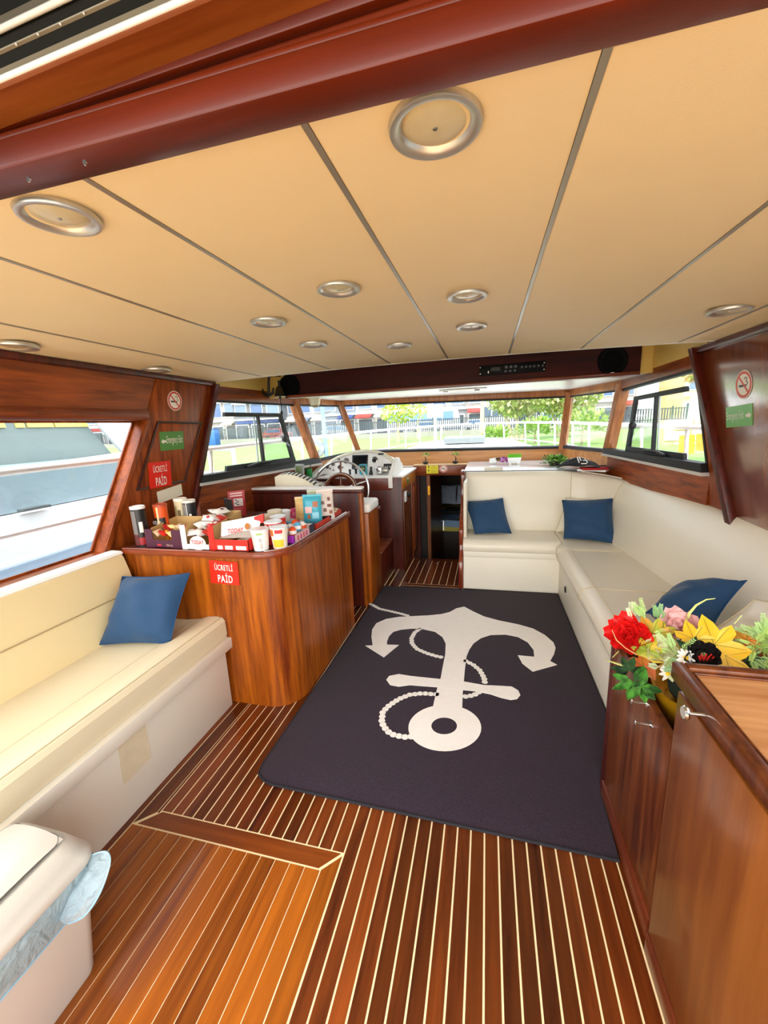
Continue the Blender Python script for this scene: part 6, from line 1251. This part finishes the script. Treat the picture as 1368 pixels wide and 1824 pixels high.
# buildings
WIN = mat('64788e', 0.2); WINB = mat('3e5a84', 0.2); SHOP = mat('3c4854', 0.25)
def building(label, x0, x1, y, h, col, floors, nwin, awn=None, sign=None, yback=8):
    o = thing('shop_building', label, 'building', ((x0 + x1) / 2, y, G), 'buildings across the road'); fh = (h - 3.6) / max(1, floors)
    part('wall', B(x0, x1, y, y + yback, G, G + h), mat(col, 0.8), o)
    w = (x1 - x0) / nwin
    for f in range(floors):
        part('ledge', B(x0, x1, y - 0.35, y, G + 3.6 + f * fh - 0.25, G + 3.6 + f * fh), mat('c4c0ba', 0.7), o)
        for k in range(nwin):
            a = x0 + w * (k + 0.15); b = x0 + w * (k + 0.85); fr = part('window', B(a - 0.08, b + 0.08, y - 0.10, y, G + 4.1 + f * fh, G + 3.35 + (f + 1) * fh), WHITE, o)
            part('pane', B(a, b, y - 0.13, y - 0.09, G + 4.2 + f * fh, G + 3.25 + (f + 1) * fh), WINB if (k + f) % 2 else WIN, fr)
    for k in range(nwin):
        a = x0 + w * (k + 0.08); b = x0 + w * (k + 0.92); fr = part('shop_window', B(a, b, y - 0.1, y, G + 0.2, G + 2.7), mat('d8d4cc', 0.6), o)
        part('pane', B(a + 0.15, b - 0.15, y - 0.14, y - 0.09, G + 0.35, G + 2.55), SHOP, fr)
        if awn:
            c = awn[k % len(awn)]
            if c: part('awning', MB().polyx([(y - 1.6, G + 2.75), (y - 1.6, G + 2.95), (y - 0.05, G + 3.5), (y - 0.05, G + 3.3)], a, b), mat(c, 0.7), o)
    if sign: part('sign_board', B(x0 + 0.5, x1 - 0.5, y - 0.25, y - 0.05, G + 2.8, G + 3.5), mat(sign, 0.5), o)
bd = [(-75, -60, 9, '838588', None, '832525', 3), (-60, -50, 8, '767a83', ['8d2a25', '8d2a25'], None, 3), (-50, -42, 10, '8d8a88', ['83211f', None, '979592'], None, 3), (-42, -33, 9, '5c636b', None, '1c3972', 3), (-33, -26, 11, '8e9092', ['979592', '5a6372'], None, 3), (-26, -20, 9, '6d767f', [None, '1c3364'], None, 2), (-20, -11, 12, '959391', ['8d2a25', '979592'], None, 3), (-11, -3, 10, '898c90', [None, '929292'], None, 3), (-3, 4, 12, '837f7d', ['8d3430'], None, 2), (4, 12, 10, '928c86', ['8d2a25', '95928e'], None, 3), (12, 20, 11, '908d8a', ['923425', None], None, 3)]
blab = ['long pale grey block with red sign at far left', 'blue-grey block with red awnings, second from far left', 'off-white block with mixed awnings, third from far left', 'slate grey block with blue sign board', 'tall white block seen past the left window knob', 'blue-grey narrow block with navy awning', 'tall white block with red awning behind the young tree', 'pale blue-grey block behind the coach', 'grey narrow block with red awnings behind the sign pole', 'cream block with red awning behind the leafy trees', 'pale block with orange-red awning by the right windscreen post']
for (x0, x1, h, col, aw, sg, nw), lb in zip(bd, blab): building(lb, x0, x1, 62 + (h % 3), h, col, 2, nw, aw, sg)
building('yellow house with white windows seen through the right quarter window', 24, 34, 60, 6.5, 'e8cf8e', 1, 3)
part_h = struct('hillside', MB().grid(lambda u, v: V((34 + 46 * u, 40 + 60 * v, G + (1 - math.cos(min(1, u * 1.3) * PI)) * 5.5 + 0.6 * math.sin(9 * u + 7 * v))), 16, 12), mat('8aa05c', 0.95, vary=0.4, vscale=0.35, bump=0.8, bscale=3))
sw2 = thing('stone_wall', 'low pale stone wall under the slope outside the right window', 'wall', (20, 26, G)); part('wall_core', B(7.4, 30, 20.0, 20.5, -1.0, 1.25), mat('c8b890', 0.9), sw2)
rs = random.Random(9)
for r_ in range(4):
    x = 7.4 + (r_ % 2) * 0.4
    while x < 22:
        w = 0.6 + rs.random() * 0.5; part('stone', B(x + 0.03, x + w - 0.03, 19.93 - 0.04 * rs.random(), 20.0, -0.55 + r_ * 0.45 + 0.03, -0.55 + (r_ + 1) * 0.45 - 0.03), [mat('d8c69a', 0.9), mat('c4b088', 0.9), mat('e2d6b4', 0.9)][int(rs.random() * 3)], sw2); x += w
# vehicles
def vehicle(name, label, cat, x0, x1, y, h, col, bus=True, nw=6, group='vehicles on the road', win='5a7ca8'):
    o = thing(name, label, cat, ((x0 + x1) / 2, y, G), group); L = x1 - x0; z0 = G + 0.35; m = mat(col, 0.35)
    if bus:
        part('body', MB().polyy([(x0, z0), (x1, z0), (x1, z0 + h * 0.55), (x1 - 0.35, z0 + h), (x0 + 0.1, z0 + h)], y, y + 2.0), m, o, bevel=0.08)
        for k in range(nw):
            a = x0 + 0.3 + (L - 0.9) * k / nw; part('side_window', B(a, a + (L - 0.9) / nw - 0.12, y - 0.03, y + 0.02, z0 + h * 0.48, z0 + h * 0.85), mat(win, 0.2), o)
        part('roof_unit', B(x0 + L * 0.3, x0 + L * 0.55, y + 0.5, y + 1.7, z0 + h, z0 + h + 0.18), m, o)
    else:
        part('body', MB().polyy([(x0, z0), (x1, z0), (x1, z0 + h * 0.5), (x1 - L * 0.2, z0 + h * 0.58), (x1 - L * 0.34, z0 + h), (x0 + L * 0.22, z0 + h), (x0 + L * 0.08, z0 + h * 0.6), (x0, z0 + h * 0.55)], y, y + 1.7), m, o, bevel=0.06)
        part('side_window', MB().polyy([(x0 + L * 0.16, z0 + h * 0.6), (x1 - L * 0.24, z0 + h * 0.6), (x1 - L * 0.36, z0 + h * 0.92), (x0 + L * 0.24, z0 + h * 0.92)], y - 0.03, y + 0.02), mat(win, 0.2), o)
    for x in (x0 + L * 0.2, x1 - L * 0.2): part('wheel', MB().lathe([(0.36, 0), (0.36, 0.2), (0.2, 0.22)], (x, y + 0.15, G + 0.36), 18, (0, -1, 0)), mat('23252a', 0.7), o, smooth=40)
vehicle('coach', 'white minibus with blue windows behind the young tree', 'bus', -12.2, -3.2, 50, 2.9, 'b8bcc0')
vehicle('coach', 'white delivery bus front parked right of the sign pole', 'bus', -0.6, 3.0, 50, 3.2, 'c4c2be', nw=3, win='4c5c70')
vehicle('car', 'white car below the coach windows on the road', 'car', -9.0, -4.8, 48.0, 1.35, 'f0f0ee', False)
vehicle('car', 'white car parked between the coach and the sign pole', 'car', -3.0, 0.4, 54.5, 1.4, 'f0f0ee', False)
vehicle('car', 'pale van parked behind the leafy trees', 'van', 5.2, 10.2, 50, 1.9, 'dfe2e4', False)
vehicle('car', 'red car at the kerb seen through the left side window', 'car', -31, -27, 52, 1.4, 'c8504a', False)
vehicle('car', 'grey car seen in the left quarter window', 'car', -22, -17.5, 52, 1.4, '8c949c', False)
vehicle('coach', 'grey minibus seen through the right side window', 'bus', 13.5, 19, 31, 2.3, 'd0d4d8', nw=4, win='6a7684')
# trees and shrubs
def tree(label, x, y, h, cr, cols, n, name='street_tree', trunks=1, grp='trees outside', lz=None):
    o = thing(name, label, 'tree', (x, y, G), grp); rs = random.Random(int(abs(x) * 37 + y)); bark = mat('b8a890', 0.9)
    for k in range(trunks):
        dx = (k - (trunks - 1) / 2) * 0.9; part('trunk', MB().tube([(x + dx * 0.3, y, G), (x + dx * 0.7, y, G + h * 0.45), (x + dx * 1.4, y + 0.2, G + h * 0.8)], [0.09 + 0.02 * h, 0.07 + 0.012 * h, 0.03], 8), bark, o, smooth=60)
    for col in cols:
        mb = MB()
        for _ in range(n // len(cols)):
            a = rs.random() * 2 * PI; e = math.asin(2 * rs.random() - 1); r = cr * (0.3 + 0.7 * rs.random() ** 0.5); c = V((x + r * math.cos(a) * math.cos(e), y + r * math.sin(a) * math.cos(e), G + h + r * math.sin(e) * 0.68)); L = 0.12 + 0.035 * cr * (0.6 + rs.random())
            d = V((rs.random() - .5, rs.random() - .5, rs.random() - .5)).normalized(); s = d.cross(V((0.31, 0.22, 0.9))).normalized(); mb.add([c - d * L, c + s * L * 0.6, c + d * L, c - s * L * 0.6], [(0, 1, 2, 3)])
        part('crown', mb, mat(col, 0.8), o, kind='stuff')
tree('slim young tree with yellow-green leaves on the lawn', -7.1, 33, 2.4, 1.4, ['c8cc60', 'a8b848'], 420)
tree('slim bare-stemmed sapling right of the young tree', -6.6, 40, 2.6, 1.2, ['ccd070', 'b4be58'], 220)
tree('large leafy tree with several trunks, left of its pair', 2.0, 29, 2.9, 2.1, ['b8bc7c', 'c8c890', '9aa468'], 1500, trunks=3)
tree('large leafy tree with several trunks by the right windscreen post', 5.4, 32, 3.1, 2.5, ['b4b878', 'ccca90', '96a060'], 1500, trunks=3)
tree('bare pale trunked tree beside the bus front', -0.4, 38, 7.0, 2.2, ['c4c494'], 260, trunks=1)
tree('orange-leaved tree above the stone wall, right window', 10.5, 23, 4.2, 2.4, ['d8a468', 'c8bc80', 'b0a868'], 1100, trunks=2)
tree('green bushy tree above the stone wall, far right window', 17.5, 24.5, 3.2, 2.6, ['86a858', 'a4bc74', '6c9048'], 1300, trunks=1)
def shrub(label, x, y, r, cols, n):
    o = thing('shrub', label, 'shrub', (x, y, G), 'shrubs on the quay'); part('stem', MB().tube([(x, y, G), (x, y, G + r)], 0.05, 6), mat('8a7a60', 0.9), o)
    leafy(o, 'foliage', (x, y, G + r * 0.55), r, n, 0.22, [mat(c, 0.8) for c in cols], int(x * 11 + 99), 0.8)
shrub('round green shrub in the middle of the windscreen', 0.5, 25, 0.8, ['8fae54', 'a8c06c'], 500); shrub('wide green shrub at the foot of the leafy trees', 2.6, 24, 1.1, ['84a44c', '9cb860'], 600); shrub('yellow-green shrub by the right windscreen post', 4.6, 22, 1.3, ['a8b86c', 'bcc484', '7c9850'], 700)
# sign on a pole
a = ony(775, 733, 30); sp2_ = thing('sign_pole', 'white notice board on a pale blue pole in front of the windscreen', 'sign', (a.x, 30, G)); part('pole', MB().tube([(a.x, 30, G), (a.x, 30, a.z - 0.4)], 0.13, 10), mat('b8c4d4', 0.5), sp2_, smooth=60)
part('board', B(a.x - 0.58, a.x + 0.58, 29.85, 29.95, a.z - 0.42, a.z + 0.50), WHITE, sp2_)
for k, w in ((0, 0.40), (1, 0.24), (2, 0.42)): part('print_line', B(a.x - w, a.x + w, 29.84, 29.85, a.z + 0.26 - k * 0.27, a.z + 0.36 - k * 0.27), mat('a8b0b8', 0.6), sp2_)
# yellow board tied on the right rail
def yp(px, py): p = onx(px, py, 1.84); return (p.y, p.z)
yq = yp(1222, 790); yb = thing('yellow_board', 'bright yellow panel with a cut-out on the right side rail', 'panel', (1.84, yq[0], 0.70))
YB = mat('f0cc00', 0.5)
part('panel_left', MB().polyx([yp(1212, 776), yp(1234, 774), yp(1232, 808), yp(1210, 810)], 1.83, 1.86), YB, yb)
part('panel_right', MB().polyx([yp(1242, 773), yp(1285, 770), yp(1300, 845), yp(1272, 832), yp(1262, 812), yp(1255, 804), yp(1242, 802)], 1.83, 1.86), YB, yb)
part('panel_foot', MB().tube([(1.85, yq[0], 0.7), (1.85, yq[0], yq[1])], 0.015, 6), STEEL, yb)
one('blue_rope', MB().tube([(1.76, 3.9, 1.36), (1.74, 3.82, 1.42), (1.76, 3.72, 1.39), (1.80, 3.70, 1.25), (1.82, 3.74, 1.05), (1.80, 3.70, 0.9)], 0.02, 7), mat('6a7c98', 0.8), 'blue-grey rope knotted over the right side rail', 'rope', smooth=60)
one('red_awning', MB().polyx([(9.0, 2.35), (12.5, 2.75), (12.5, 2.95), (9.0, 2.62)], 5.0, 6.6), mat('7c2430', 0.7), 'dark red sloping awning outside the right side window', 'awning')
one('blue_awning', MB().polyx([(8.0, 2.35), (8.9, 2.35), (8.9, 2.66), (8.0, 2.64)], 5.0, 6.6), mat('3a6a9a', 0.7), 'blue awning beside the dark red one', 'awning')
